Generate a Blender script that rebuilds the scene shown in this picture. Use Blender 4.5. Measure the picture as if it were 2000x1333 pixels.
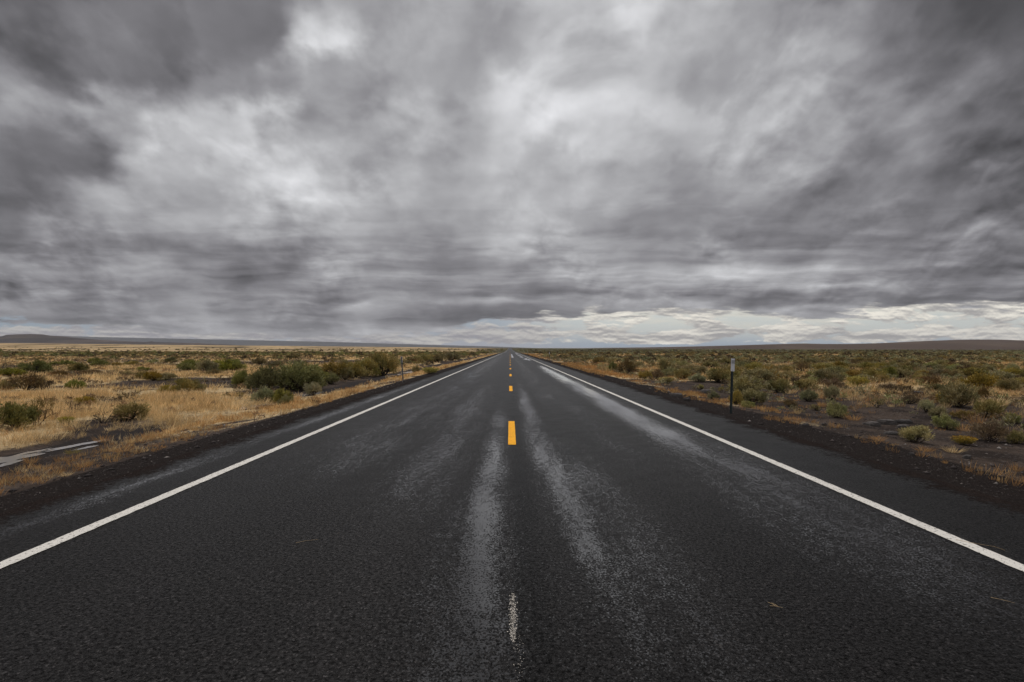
import bpy, math, random
import numpy as np
from mathutils import Vector

for o in list(bpy.data.objects):
    bpy.data.objects.remove(o)
S = bpy.context.scene
COL = S.collection
R = math.radians

# ------------------------------------------------------------------ camera
CAM_H, FPX, VPX, VPY = 1.55, 1105.0, 996.0, 684.0     # photo pixels (2000 wide)
cam = bpy.data.cameras.new('camera')
cam.sensor_width = 36.0
cam.lens = FPX / 2000 * 36.0
cam.clip_start, cam.clip_end = 0.05, 60000
camo = bpy.data.objects.new('camera', cam)
COL.objects.link(camo)
camo.location = (0, 0, CAM_H)
camo.rotation_euler = (R(90 + math.degrees(math.atan((VPY - 666.5) / FPX))), 0, -math.atan((1000 - VPX) / FPX))
S.camera = camo
S.view_settings.view_transform = 'Standard'
S.view_settings.look = 'None'
S.view_settings.exposure = 0.0
S.view_settings.gamma = 1.0
S.cycles.max_bounces = 6
S.cycles.transparent_max_bounces = 8
S.cycles.volume_bounces = 0

# ------------------------------------------------------------------ node helpers
class G:
    """thin wrapper that turns arithmetic into shader nodes"""
    def __init__(s, tree): s.t = tree
    def node(s, kind, **kw):
        n = s.t.nodes.new(kind)
        for k, v in kw.items(): setattr(n, k, v)
        return n
    def put(s, sock, v):
        if v is None: return
        if isinstance(v, E): v = v.s
        if hasattr(v, 'is_linked'): s.t.links.new(v, sock)
        else:
            if sock.type == 'RGBA' and len(v) == 3: v = tuple(v) + (1,)
            sock.default_value = v
    def m(s, op, a, b=None, c=None, clamp=False):
        n = s.node('ShaderNodeMath', operation=op, use_clamp=clamp)
        for i, v in enumerate((a, b, c)): s.put(n.inputs[i], v)
        return E(s, n.outputs[0])
    def xyz(s, vec):
        n = s.node('ShaderNodeSeparateXYZ'); s.put(n.inputs[0], vec)
        return [E(s, o) for o in n.outputs]
    def vec(s, x, y, z):
        n = s.node('ShaderNodeCombineXYZ')
        for i, v in enumerate((x, y, z)): s.put(n.inputs[i], v)
        return E(s, n.outputs[0])
    def noise(s, v, scale=1.0, detail=4, rough=0.5, dist=0.0, color=False):
        n = s.node('ShaderNodeTexNoise')
        s.put(n.inputs['Vector'], v)
        n.inputs['Scale'].default_value = scale; n.inputs['Detail'].default_value = detail
        n.inputs['Roughness'].default_value = rough; n.inputs['Distortion'].default_value = dist
        return E(s, n.outputs['Color' if color else 'Fac'])
    def voro(s, v, scale):
        n = s.node('ShaderNodeTexVoronoi'); s.put(n.inputs['Vector'], v); n.inputs['Scale'].default_value = scale
        return E(s, n.outputs['Distance']), E(s, n.outputs['Color'])
    def ss(s, v, a, b, c=0.0, d=1.0, kind='SMOOTHSTEP'):
        n = s.node('ShaderNodeMapRange', interpolation_type=kind)
        for i, q in enumerate((v, a, b, c, d)): s.put(n.inputs[i], q)
        return E(s, n.outputs[0])
    def mix(s, f, a, b, blend='MIX'):
        n = s.node('ShaderNodeMix', data_type='RGBA', blend_type=blend)
        s.put(n.inputs[0], f); s.put(n.inputs[6], a); s.put(n.inputs[7], b)
        return E(s, n.outputs[2])
    def mixf(s, f, a, b):
        n = s.node('ShaderNodeMix', data_type='FLOAT')
        s.put(n.inputs[0], f); s.put(n.inputs[2], a); s.put(n.inputs[3], b)
        return E(s, n.outputs[0])
    def ramp(s, f, stops, interp='EASE'):
        n = s.node('ShaderNodeValToRGB'); cr = n.color_ramp; cr.interpolation = interp
        while len(cr.elements) < len(stops): cr.elements.new(0.5)
        for e, (p, c) in zip(cr.elements, stops):
            e.position = p
            e.color = (c, c, c, 1) if not hasattr(c, '__len__') else tuple(c) + (1,)
        s.put(n.inputs[0], f)
        return E(s, n.outputs[0])
    def scale(s, col, f):
        n = s.node('ShaderNodeVectorMath', operation='SCALE')
        s.put(n.inputs[0], col); s.put(n.inputs[3], f)
        return E(s, n.outputs[0])
    def bump(s, h, strength=1.0, dist=0.01):
        n = s.node('ShaderNodeBump'); s.put(n.inputs['Height'], h); s.put(n.inputs['Strength'], strength)
        n.inputs['Distance'].default_value = dist
        return n.outputs[0]
class E:
    def __init__(s, g, sock): s.g, s.s = g, sock
    def __add__(s, o): return s.g.m('ADD', s, o)
    __radd__ = __add__
    def __sub__(s, o): return s.g.m('SUBTRACT', s, o)
    def __rsub__(s, o): return s.g.m('SUBTRACT', o, s)
    def __mul__(s, o): return s.g.m('MULTIPLY', s, o)
    __rmul__ = __mul__
    def __truediv__(s, o): return s.g.m('DIVIDE', s, o)
    def __rtruediv__(s, o): return s.g.m('DIVIDE', o, s)
    def __pow__(s, o): return s.g.m('POWER', s, o)

# ------------------------------------------------------------------ sky (world)
SUN_EL, SUN_AZ = R(60), R(-25)        # azimuth measured from +Y towards +X
w = bpy.data.worlds.new('World'); S.world = w; w.use_nodes = True
g = G(w.node_tree); w.node_tree.nodes.clear()
d3 = E(g, g.node('ShaderNodeTexCoord').outputs['Generated'])
dx, dy, dz = g.xyz(d3)
ay = g.m('MAXIMUM', g.m('ABSOLUTE', dy), 0.10)
zc = g.m('MAXIMUM', dz, 0.0)
pz = zc + 0.035
u0, v0 = dx / ay, g.m('MAXIMUM', dz / ay, 0.0)
vq = v0 + 0.13
P = g.vec(u0 / (v0 + 0.75) * 2.7, g.m('LOGARITHM', vq, 2.71828) * 1.45, 0.0)   # a cloud deck of some thickness, seen in perspective
wn = g.xyz(g.noise(P, 0.9, 3, 0.5, color=True))
wf = g.xyz(g.noise(P, 2.6, 3, 0.5, color=True))
wd_ = g.xyz(g.noise(P, 7.0, 5, 0.55, color=True))
wv = g.m('MINIMUM', v0 + 0.015, 0.40)
u = u0 + (wn[0] - 0.5) * 0.22 + (wf[0] - 0.5) * 0.30 + (wd_[0] - 0.5) * 0.15
v = v0 + ((wn[1] - 0.5) * 0.32 + (wf[1] - 0.5) * 0.36 + (wd_[1] - 0.5) * 0.22) * wv
CX = [(x - VPX) / FPX for x in range(0, 2001, 125)]
ROWS = [   # cloud deck brightness (sRGB) across the sky, row by row
 (0,   [92,98,112,120,124,165,140,150,158,168,190,168,155,142,120,96,78]),
 (70,  [92,98,112,120,118,212,150,152,158,164,180,170,162,148,126,102,80]),
 (140, [138,104,104,146,132,148,142,152,184,186,176,164,165,155,136,112,86]),
 (210, [142,162,146,184,188,144,136,170,194,194,182,166,168,152,134,112,88]),
 (280, [116,116,150,192,206,162,144,178,196,184,176,165,158,145,130,110,92]),
 (350, [112,120,160,172,196,196,158,168,182,174,164,155,146,130,114,100,86]),
 (420, [122,144,148,158,170,164,158,170,176,165,156,146,132,124,114,102,92]),
 (490, [108,118,118,126,134,130,136,148,154,142,138,134,126,124,118,112,100]),
 (540, [104,114,122,118,112,130,144,138,138,144,144,148,148,138,132,126,112]),
 (580, [108,114,118,124,124,132,138,134,132,132,132,128,122,118,136,122,108]),
 (615, [120,128,138,140,138,132,128,116,112,130,150,152,146,140,150,140,140]),
 (645, [140,150,150,148,146,148,148,152,150,160,165,165,165,160,160,155,150]),
]
fu = (u - CX[0]) / (CX[-1] - CX[0])
prev = None; pv = None
for y, vals in ROWS:
    rv = (VPY - y) / FPX
    r = g.ramp(fu, [(i / 16, k / 255) for i, k in enumerate(vals)], 'EASE')
    if prev is None: prev = r
    else: prev = g.mix(g.ss(v, rv, pv), r, prev)
    pv = rv
b = g.xyz(prev)[0]
def relief(sc, step, det, dist=0.8):
    """lit side against shaded side of the billows: noise minus the same noise a little lower"""
    Q = g.node('ShaderNodeVectorMath', operation='ADD'); g.put(Q.inputs[0], P); Q.inputs[1].default_value = (step * 0.6, -step, 0.0)
    return g.noise(P, sc, det, 0.5, dist) - g.noise(E(g, Q.outputs[0]), sc, det, 0.5, dist)
n1 = g.noise(P, 1.5, 4, 0.45, 0.3)
msk = g.ss(g.noise(P, 1.15, 3, 0.5), 0.40, 0.62)
msk2 = g.ss(g.noise(P, 2.4, 3, 0.5), 0.40, 0.60)
b = b * (0.86 + n1 * 0.40) + (relief(1.3, 0.24, 3, 0.2) * 0.40 + relief(3.2, 0.10, 4, 0.3) * (0.14 + msk * 0.30) + relief(8.5, 0.040, 4, 0.3) * (0.22 + msk * msk2 * 0.78) * 0.26) * g.ss(v0, 0.75, 0.05, 0.55, 1.0)
hz = g.ss(v0, 0.10, 0.26, 1.0, 0.0)
un, vn = u0 + (wf[0] - 0.5) * 0.12, v0 + (wf[1] - 0.5) * 0.030
st = g.noise(g.vec(un * 2.0, vn * 34.0, 3.3), 1.0, 5, 0.48, 0.2)
st2 = g.noise(g.vec(un * 2.0, vn * 34.0 + 0.25, 3.3), 1.0, 5, 0.48, 0.2)
b = b + ((st - 0.5) * 0.32 + (st2 - st) * 0.56) * hz * (0.9 + g.ss(u0, 0.1, 0.5) * 0.5)
# torn sheets of lower cloud with firmer edges, darker beneath and paler along the top
fr = g.noise(g.vec(un * 2.4, vn * 21.0, 6.6), 1.0, 7, 0.56, 0.25)
fr_up = g.noise(g.vec(un * 2.4, vn * 21.0 + 0.16, 6.6), 1.0, 7, 0.56, 0.25)
sheet = g.ss(fr, 0.485, 0.56)
b = b + (0.022 - sheet * 0.062 + (sheet - g.ss(fr_up, 0.485, 0.56)) * 0.050) * g.ss(v0, 0.36, 0.12)
sheet2 = g.ss(g.noise(P, 1.7, 7, 0.54, 0.35), 0.48, 0.575)
b = b * (1.035 - sheet2 * 0.085) * g.ss(v0, 0.15, 0.40, 1.0, 0.985)
deck = g.scale(g.mix(g.ss(b, 0.38, 0.80), (0.975, 0.955, 1.03), (0.985, 0.990, 1.020)), g.m('MAXIMUM', b, 0.05) ** 2.2)
# opening of pale sky along the horizon, with low cumulus in it
q1 = g.noise(g.vec(u0 * 5.0, v0 * 45.0, 1.7), 1.0, 6, 0.58, 0.4)
q2 = g.noise(g.vec(u0 * 18.0, v0 * 110.0, 5.1), 1.0, 5, 0.6)
edge = g.ramp((u0 - CX[0]) / (CX[-1] - CX[0]),
              [(0.0, 0.056), (0.06, 0.050), (0.10, 0.040), (0.2, 0.031), (0.40, 0.026), (0.45, 0.034), (0.47, 0.048), (0.555, 0.053), (0.575, 0.070), (0.68, 0.064), (0.80, 0.060), (0.9, 0.072), (1.0, 0.074)], 'LINEAR')
edge = g.xyz(edge)[0] + (q1 - 0.5) * 0.070 + (q2 - 0.5) * 0.036
openm = g.ss(v0 - edge, 0.0052, -0.0042)
right = g.ss(u0, -0.05, 0.2)
hazy = g.mix(right, g.mix(g.ss(v0, 0.0, 0.03), (0.42, 0.45, 0.54), g.mix(g.ss(u0, -0.70, -0.86), (0.36, 0.43, 0.53), (0.27, 0.38, 0.50))), g.mix(g.ss(v0, 0.004, 0.04), (0.34, 0.45, 0.58), (0.77, 0.81, 0.78)))
hazy = g.mix(g.ss(v0 - edge, -0.020, 0.0) * right, hazy, (0.90, 0.87, 0.77))
hazy = g.mix(g.ss(v0, 0.007, 0.0), hazy, (0.50, 0.47, 0.47))
cn = g.noise(g.vec(u0 * 13.0, v0 * 42.0, 9.2), 1.0, 7, 0.60, 0.2)
cn2 = g.noise(g.vec(u0 * 13.0, (v0 + 0.0035) * 42.0, 9.2), 1.0, 7, 0.60, 0.2)
cb = g.ramp(v0, [(0.0, 0.0), (0.009, 0.0), (0.013, 0.34), (0.030, 0.42), (0.040, 0.26), (0.050, 0.14), (0.060, 0.30), (0.078, 0.50)], 'LINEAR')
cumul = g.ss(cn + g.xyz(cb)[0] * 0.60, 0.60, 0.68)
shade = g.noise(g.vec(u0 * 7.0, v0 * 70.0, 2.0), 1.0, 6, 0.58, 0.3)
lit = g.ss((cn - cn2) * 1.6 + (shade - 0.5) * 1.1 , -0.22, 0.24)
cumc = g.mix(lit, g.mix(right, (0.30, 0.29, 0.32), (0.38, 0.365, 0.355)), g.mix(right, (0.62, 0.60, 0.56), (1.04, 0.99, 0.87)))
low = g.mix(cumul, hazy, cumc)
deck = g.mix(openm, deck, low)
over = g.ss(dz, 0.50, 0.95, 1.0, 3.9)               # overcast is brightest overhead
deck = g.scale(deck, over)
sky = g.node('ShaderNodeTexSky', sky_type='NISHITA', sun_disc=False, sun_elevation=SUN_EL, sun_rotation=SUN_AZ)
bg1 = g.node('ShaderNodeBackground'); g.put(bg1.inputs[0], sky.outputs[0]); bg1.inputs[1].default_value = 0.06
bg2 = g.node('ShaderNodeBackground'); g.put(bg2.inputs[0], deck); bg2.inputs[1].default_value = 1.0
mx = g.node('ShaderNodeMixShader')
clear = openm * (1.0 - cumul) * 0.25
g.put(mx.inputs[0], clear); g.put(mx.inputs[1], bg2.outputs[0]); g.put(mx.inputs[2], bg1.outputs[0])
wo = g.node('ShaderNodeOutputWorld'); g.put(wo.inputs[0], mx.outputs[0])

sun = bpy.data.lights.new('sun', 'SUN'); sun.energy = 1.5; sun.angle = R(11); sun.color = (1.0, 0.95, 0.88)
suno = bpy.data.objects.new('sun', sun); COL.objects.link(suno)
sd = Vector((math.sin(SUN_AZ) * math.cos(SUN_EL), math.cos(SUN_AZ) * math.cos(SUN_EL), math.sin(SUN_EL)))
suno.rotation_euler = (-sd).to_track_quat('-Z', 'Y').to_euler()
suno.location = (0, 0, 50)

# ------------------------------------------------------------------ numpy noise
def _h(ix, iy, seed):
    n = (ix.astype(np.int64) * 374761393 + iy.astype(np.int64) * 668265263 + seed * 2147483647) & 0xffffffff
    n = ((n ^ (n >> 13)) * 1274126177) & 0xffffffff
    return ((n ^ (n >> 16)) & 0xffffff) / float(0xffffff)
def vnoise(x, y, seed=0):
    x, y = np.asarray(x, float), np.asarray(y, float)
    ix, iy = np.floor(x), np.floor(y); fx, fy = x - ix, y - iy
    fx, fy = fx * fx * (3 - 2 * fx), fy * fy * (3 - 2 * fy)
    a, b_, c, d = _h(ix, iy, seed), _h(ix + 1, iy, seed), _h(ix, iy + 1, seed), _h(ix + 1, iy + 1, seed)
    return (a * (1 - fx) + b_ * fx) * (1 - fy) + (c * (1 - fx) + d * fx) * fy
def fbm(x, y, seed=0, oct=4):
    t, a, n = 0.0, 1.0, 0.0
    x, y = np.asarray(x, float), np.asarray(y, float)
    for k in range(oct):
        t = t + a * vnoise(x * 2 ** k + 17.3 * k, y * 2 ** k - 9.1 * k, seed + k); n += a; a *= 0.5
    return t / n
def sst(a, b_, x):
    t = np.clip((np.asarray(x, float) - a) / (b_ - a), 0, 1)
    return t * t * (3 - 2 * t)

# ------------------------------------------------------------------ the lie of the land
HU = [-2.0, -0.9, -0.45, 0.0, 0.45, 0.9, 2.0]
HS = [0.016, 0.0122, 0.0078, 0.0034, 0.0020, 0.0004, 0.0]
def rise(x, y):
    x, y = np.asarray(x, float), np.asarray(y, float)
    yy = np.maximum(y, 1.0)
    s = np.interp(np.clip(x / yy, -2, 2), HU, HS)
    e = (1.55 + s * yy) * sst(350, 1800, yy)
    e = e + 0.45 * np.exp(-((yy - 640) / 90) ** 2) - 0.9 * np.exp(-((yy - 850) / 80) ** 2)
    return np.where(y > 1, e, 0.0)
PAVE_L, PAVE_R = -4.85, 5.1
def land(x, y):
    x, y = np.asarray(x, float), np.asarray(y, float)
    L = np.interp(-x, [4.4, 4.85, 5.6, 6.6, 8.4, 10.2, 12, 20, 60], [-0.06, -0.012, -0.05, -0.20, -0.50, -0.50, -0.36, -0.34, -0.34])
    Rr = np.interp(x, [4.7, 5.1, 5.9, 7.0, 9.0, 13, 30, 80], [-0.06, -0.012, -0.05, -0.16, -0.28, -0.26, -0.30, -0.30])
    z = np.where(x < 0, L, Rr)
    dry = np.where(x < 0, sst(10.2, 13, -x) + 0.25 * sst(5.2, 6.5, -x) * sst(8.4, 7.6, -x), 0.25 * sst(5.3, 6.2, x) + 0.75 * sst(8, 12, x))
    z = z + dry * ((fbm(x / 6.0, y / 6.0, 5) - 0.5) * 0.26 + (fbm(x / 1.1, y / 1.1, 9, 3) - 0.5) * 0.08)
    return z + rise(x, y)
def at(px, py):
    """ground point seen at a photo pixel"""
    z = -0.2
    for _ in range(12):
        dd = (CAM_H - z) * FPX / max(py - VPY, 3.0)
        x = (px - VPX) / FPX * dd
        z = float(land(x, dd))
    return x, dd, z

# ------------------------------------------------------------------ object helpers
def make_mesh(name, V, F, mats, cols=None, smooth=False, matidx=None):
    """V n x 3, F m x k (all faces the same size) or a list of faces"""
    me = bpy.data.meshes.new(name)
    V = np.asarray(V, np.float32)
    if isinstance(F, np.ndarray):
        k = F.shape[1]
        me.vertices.add(len(V)); me.vertices.foreach_set('co', V.ravel())
        me.loops.add(F.size); me.loops.foreach_set('vertex_index', F.ravel().astype(np.int32))
        me.polygons.add(len(F)); me.polygons.foreach_set('loop_start', np.arange(0, F.size, k, dtype=np.int32))
        me.polygons.foreach_set('loop_total', np.full(len(F), k, np.int32))
    else:
        me.from_pydata([tuple(map(float, p)) for p in V], [], [tuple(map(int, f)) for f in F])
    for m in (mats if isinstance(mats, (list, tuple)) else [mats]): me.materials.append(m)
    if matidx is not None: me.polygons.foreach_set('material_index', np.asarray(matidx, np.int32))
    if cols is not None:
        a = me.color_attributes.new('tone', 'FLOAT_COLOR', 'POINT')
        c = np.ones((len(V), 4), np.float32); c[:, :3] = cols
        a.data.foreach_set('color', c.ravel())
    if smooth: me.polygons.foreach_set('use_smooth', np.ones(len(me.polygons), bool))
    me.update(calc_edges=True); me.validate()
    return me
def obj(name, me, parent=None, loc=(0, 0, 0), rz=0.0, sc=(1, 1, 1)):
    o = bpy.data.objects.new(name, me); COL.objects.link(o)
    o.location = loc; o.rotation_euler = (0, 0, rz); o.scale = sc
    if parent: o.parent = parent
    return o
def tag(o, label=None, cat=None, group=None, kind=None):
    for k, x in (('label', label), ('category', cat), ('group', group), ('kind', kind)):
        if x: o[k] = x
    return o
def struct(name, me, kind='structure', label=None, **kw):
    return tag(obj(name, me, **kw), kind=kind, label=label)

# ------------------------------------------------------------------ materials
def mat(name):
    m = bpy.data.materials.new(name); m.use_nodes = True
    gg = G(m.node_tree)
    return m, gg, m.node_tree.nodes['Principled BSDF']
def geo(gg):
    return E(gg, gg.node('ShaderNodeTexCoord').outputs['Object'])
def simple(name, col, rough=0.6, metal=0.0, var=0.25, scale=20.0):
    m, gg, p = mat(name)
    n = gg.noise(geo(gg), scale, 4, 0.6)
    gg.put(p.inputs['Base Color'], gg.scale(gg.mix(0.0, col, col), 1.0 - var + n * var * 2))
    p.inputs['Roughness'].default_value = rough; p.inputs['Metallic'].default_value = metal
    return m

def asphalt():
    m, gg, p = mat('asphalt')
    pos = geo(gg); x, y, z = gg.xyz(pos)
    vd, vc = gg.voro(pos, 95.0)
    rr = gg.xyz(vc)
    fine = gg.noise(pos, 240.0, 2, 0.6)
    patch = gg.noise(gg.vec(x * 0.9, y * 0.16, 0.0), 1.0, 5, 0.6)
    patch2 = gg.noise(pos, 2.6, 5, 0.65)
    coarse = gg.noise(pos, 38.0, 3, 0.75)
    val = 0.001 + rr[0] * 0.014 + gg.ss(coarse, 0.35, 0.70) * 0.018
    val = val + gg.ss(rr[1], 0.90, 1.0) * 0.06
    val = val * (0.08 + patch * 0.56 + patch2 * 0.36)
    # wheel paths polished a little paler, tar seam along the centre darker
    wob = (gg.noise(gg.vec(x * 0.0, y * 0.22, 7.0), 1.0, 3, 0.5) - 0.5) * 0.10
    def band(c, wd): return gg.m('EXPONENT', ((x - c + wob) / wd) ** 2 * -1.0)
    # (POWER of a negative base with 2 is fine in Cycles)
    val = val * (1.0 + band(-1.0, 0.5) * 0.30 + band(-2.75, 0.5) * 0.15 + band(1.2, 0.4) * 0.12)
    seam = gg.ss(x, 0.01, 0.05) * gg.ss(x, 0.34, 0.16)
    val = val * (1.0 - gg.ss(gg.m('ABSOLUTE', x), 3.7, 3.9) * 0.25)
    val = val * (1.0 - seam * 0.45)
    base = gg.scale(gg.mix(patch2, (1.10, 0.97, 0.92), (1.0, 0.98, 1.0)), val)
    # films of water left in the wheel paths and along the edge
    wn_ = gg.noise(gg.vec(x * 2.4, y * 0.42, 1.0), 1.0, 6, 0.62)
    wl = gg.noise(gg.vec(x * 0.6, y * 0.09, 4.0), 1.0, 4, 0.55)
    wx = gg.noise(gg.vec(x * 3.0, y * 9.0, 2.0), 1.0, 4, 0.6)
    def env(a, b_, c, d_): return gg.ss(y, a, b_) * gg.ss(y, d_, c)
    def strk(c, wd, e, amp, seed):
        """one film: soft sides, its strength coming and going along the road"""
        k_ = gg.noise(gg.vec(x * 1.6, y * 0.30, seed), 1.0, 5, 0.6)
        return band(c, wd) * e * amp * (0.35 + k_ * 1.3)
    films = [strk(-0.24, 0.25, env(0.8, 3.6, 7.0, 24.0), 0.53, 1.0), strk(0.60, 0.21, env(2.0, 5.0, 6.5, 13.0), 0.58, 2.0),
             strk(0.47, 0.27, env(5.0, 9.0, 14.0, 36.0), 0.54, 3.0), strk(2.85, 0.50, env(4.0, 11.0, 40.0, 66.0), 0.66, 4.0),
             strk(2.98, 0.20, env(9.0, 18.0, 48.0, 60.0), 1.15, 5.0), strk(-1.05, 0.60, env(3.0, 7.0, 14.0, 40.0), 0.40, 6.0),
             strk(3.0, 0.95, env(1.5, 4.0, 7.0, 16.0), 0.42, 7.0), strk(-4.30, 0.24, env(2.0, 6.0, 22.0, 45.0), 0.42, 8.0),
             strk(0.85, 0.65, env(1.2, 3.0, 5.0, 16.0), 0.38, 9.0), strk(1.7, 0.6, env(5.0, 9.0, 20.0, 40.0), 0.24, 10.0),
             strk(-0.28, 0.50, env(0.5, 2.0, 4.0, 10.0), 0.40, 11.0), strk(-2.3, 1.2, env(4.0, 9.0, 60.0, 300.0), 0.32, 12.0), strk(1.2, 0.8, env(8.0, 20.0, 60.0, 300.0), 0.26, 15.0),
             strk(2.7, 0.55, env(75.0, 84.0, 230.0, 330.0), 1.2, 13.0) * gg.ss(gg.noise(gg.vec(x * 0.5, y * 0.03, 8.0), 1.0, 3, 0.5), 0.42, 0.56),
             strk(0.55, 0.25, env(105.0, 120.0, 190.0, 230.0), 1.1, 14.0)]
    film = films[0]
    for f_ in films[1:]: film = gg.m('MAXIMUM', film, f_)
    wn_ = gg.noise(gg.vec(x * 3.2, y * 0.5, 1.0), 1.0, 6, 0.62)
    wx = gg.noise(gg.vec(x * 3.0, y * 6.0, 2.0), 1.0, 4, 0.6)
    speck = gg.noise(gg.vec(x * 1.0, y * 0.6, 0.0), 80.0, 3, 0.7)
    speck2 = gg.noise(gg.vec(x * 1.0, y * 0.45, 3.0), 17.0, 4, 0.6)
    cover = film * (0.85 + gg.ss(wn_, 0.3, 0.7) * 0.3) + (wn_ - 0.5) * 0.20 * gg.ss(film, 0.02, 0.30) + (wx - 0.5) * 0.12 * gg.ss(film, 0.05, 0.3)
    grain = gg.ss(speck, 0.30, 0.70) * 0.45 + gg.ss(speck2, 0.30, 0.70) * 0.20 + rr[2] * 0.35
    wet = gg.ss(cover - grain, -0.10, 0.14)
    slick = wet
    spill = gg.ss(gg.m('ABSOLUTE', x - 0.12) + (gg.noise(pos, 1.3, 5, 0.65) - 0.5) * 1.0 + (gg.noise(pos, 14.0, 4, 0.7) - 0.5) * 1.2, 4.55, 4.95)
    wet = wet * (1.0 - spill); slick = wet
    base = gg.mix(spill, base, gg.scale(gg.mix(patch2, (0.014, 0.0105, 0.0095), (0.026, 0.020, 0.018)), 0.45 + rr[1] * 1.2))
    gg.put(p.inputs['Base Color'], gg.mix(wet * 0.35, base, (0.02, 0.02, 0.021)))
    gg.put(p.inputs['Roughness'], gg.mixf(slick, gg.mixf(spill, 0.38 + (patch2 - 0.5) * 0.2, 0.95), 0.07))
    gg.put(p.inputs['Specular IOR Level'], gg.mixf(slick, (0.15 + gg.ss(coarse, 0.35, 0.68) * 0.75) * (1.0 - spill * 0.9), 0.6))
    gg.put(p.inputs['IOR'], gg.mixf(slick, 1.12, 1.40))
    gg.put(p.inputs['Coat Weight'], slick * 0.45)
    p.inputs['Coat Roughness'].default_value = 0.04; p.inputs['Coat IOR'].default_value = 1.33
    hgt = (1.0 - vd) * 0.7 + fine * 0.4
    gg.put(p.inputs['Normal'], gg.bump(hgt, gg.mixf(slick, 0.80, 0.0), 0.006))
    return m

def paint(name, col, wear):
    m, gg, p = mat(name)
    pos = geo(gg); x, y, z = gg.xyz(pos)
    vd, vc = gg.voro(pos, 95.0); rr = gg.xyz(vc)
    n = gg.noise(pos, 30.0, 5, 0.65)
    dirt = gg.noise(pos, 3.5, 5, 0.65)
    chip = gg.ss(n + (rr[0] - 0.5) * 0.35, 0.70 - wear, 0.80 - wear)
    c = gg.scale(gg.mix(0.0, col, col), 0.80 + dirt * 0.30 + (rr[1] - 0.5) * 0.10)
    gg.put(p.inputs['Base Color'], gg.mix(chip, c, (0.06, 0.055, 0.05)))
    p.inputs['Roughness'].default_value = 0.7; p.inputs['Specular IOR Level'].default_value = 0.12
    gg.put(p.inputs['Normal'], gg.bump((1.0 - vd) + n * 0.5, 0.5, 0.004))
    return m

def ground_mat():
    m, gg, p = mat('desert_ground')
    pos = geo(gg); x, y, z = gg.xyz(pos)
    at_ = gg.node('ShaderNodeAttribute', attribute_name='tone')
    ch = gg.xyz(E(gg, at_.outputs['Color']))            # r straw litter, g gravel shoulder, b mud
    n0 = gg.noise(pos, 0.9, 6, 0.62); n1_ = gg.noise(pos, 7.0, 5, 0.65); n2_ = gg.noise(pos, 45.0, 4, 0.65)
    vd, vc = gg.voro(pos, 26.0); rr = gg.xyz(vc)
    vd2, vc2 = gg.voro(pos, 75.0); r2 = gg.xyz(vc2)
    soil = gg.mix(gg.ss(n0, 0.35, 0.65), (0.030, 0.023, 0.020), (0.078, 0.058, 0.046))
    soil = gg.scale(soil, 0.55 + n1_ * 0.5 + rr[0] * 0.4)
    soil = gg.mix(gg.ss(rr[1], 0.93, 0.97) * 0.7, soil, (0.13, 0.115, 0.105))
    gravel = gg.scale(gg.mix(n1_, (0.014, 0.0105, 0.0095), (0.026, 0.020, 0.018)), 0.45 + r2[0] * 0.9 + (n2_ - 0.5) * 0.8)
    gravel = gg.mix(gg.ss(r2[1], 0.985, 1.0) * 0.8, gravel, (0.25, 0.23, 0.21))
    straw = gg.scale(gg.mix(n1_, (0.38, 0.275, 0.145), (0.66, 0.51, 0.30)), 0.55 + n2_ * 0.9)
    sm = gg.ss(ch[0] + (n1_ - 0.5) * 0.7 + (n2_ - 0.5) * 0.5, 0.40, 0.68)
    c = gg.mix(sm, soil, straw)
    mud = gg.scale(gg.mix(n0, (0.016, 0.0125, 0.012), (0.030, 0.024, 0.022)), 0.6 + n2_ * 0.8)
    mm = gg.ss(ch[2] + (n1_ - 0.5) * 0.5, 0.35, 0.65)
    c = gg.mix(mm, c, mud)
    gm = gg.ss(ch[1] + (n0 - 0.5) * 0.5 + (n1_ - 0.5) * 0.35, 0.35, 0.65)
    c = gg.mix(gm, c, gravel)
    # beyond a few hundred metres the plain reads as bands of brush and straw
    fb = gg.noise(gg.vec(x * 0.010, y * 0.0045, 0.0), 1.0, 6, 0.62)
    fb2 = gg.noise(gg.vec(x * 0.05, y * 0.02, 0.0), 1.0, 5, 0.65)
    side = gg.ss(x / gg.m('MAXIMUM', y, 1.0), -0.10, 0.05)
    fm = gg.ss(fb + (fb2 - 0.5) * 0.5 - side * 0.22, 0.36, 0.56)
    far = gg.mix(fm, gg.mix(side, (0.060, 0.050, 0.030), (0.085, 0.078, 0.042)), gg.mix(side, (0.50, 0.355, 0.19), (0.27, 0.205, 0.11)))
    far = gg.scale(far, 0.75 + fb2 * 0.5)
    c = gg.mix(gg.ss(y, 170.0, 420.0), c, far)
    gg.put(p.inputs['Base Color'], c)
    gg.put(p.inputs['Roughness'], gg.mixf(mm, 0.95, 0.85))
    gg.put(p.inputs['Specular IOR Level'], gg.mixf(mm, 0.05, 0.08))
    gg.put(p.inputs['Normal'], gg.bump((1.0 - vd) * 0.6 + n2_ * 0.8 + (1.0 - vd2) * 0.25, 0.8, 0.03))
    return m

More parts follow.
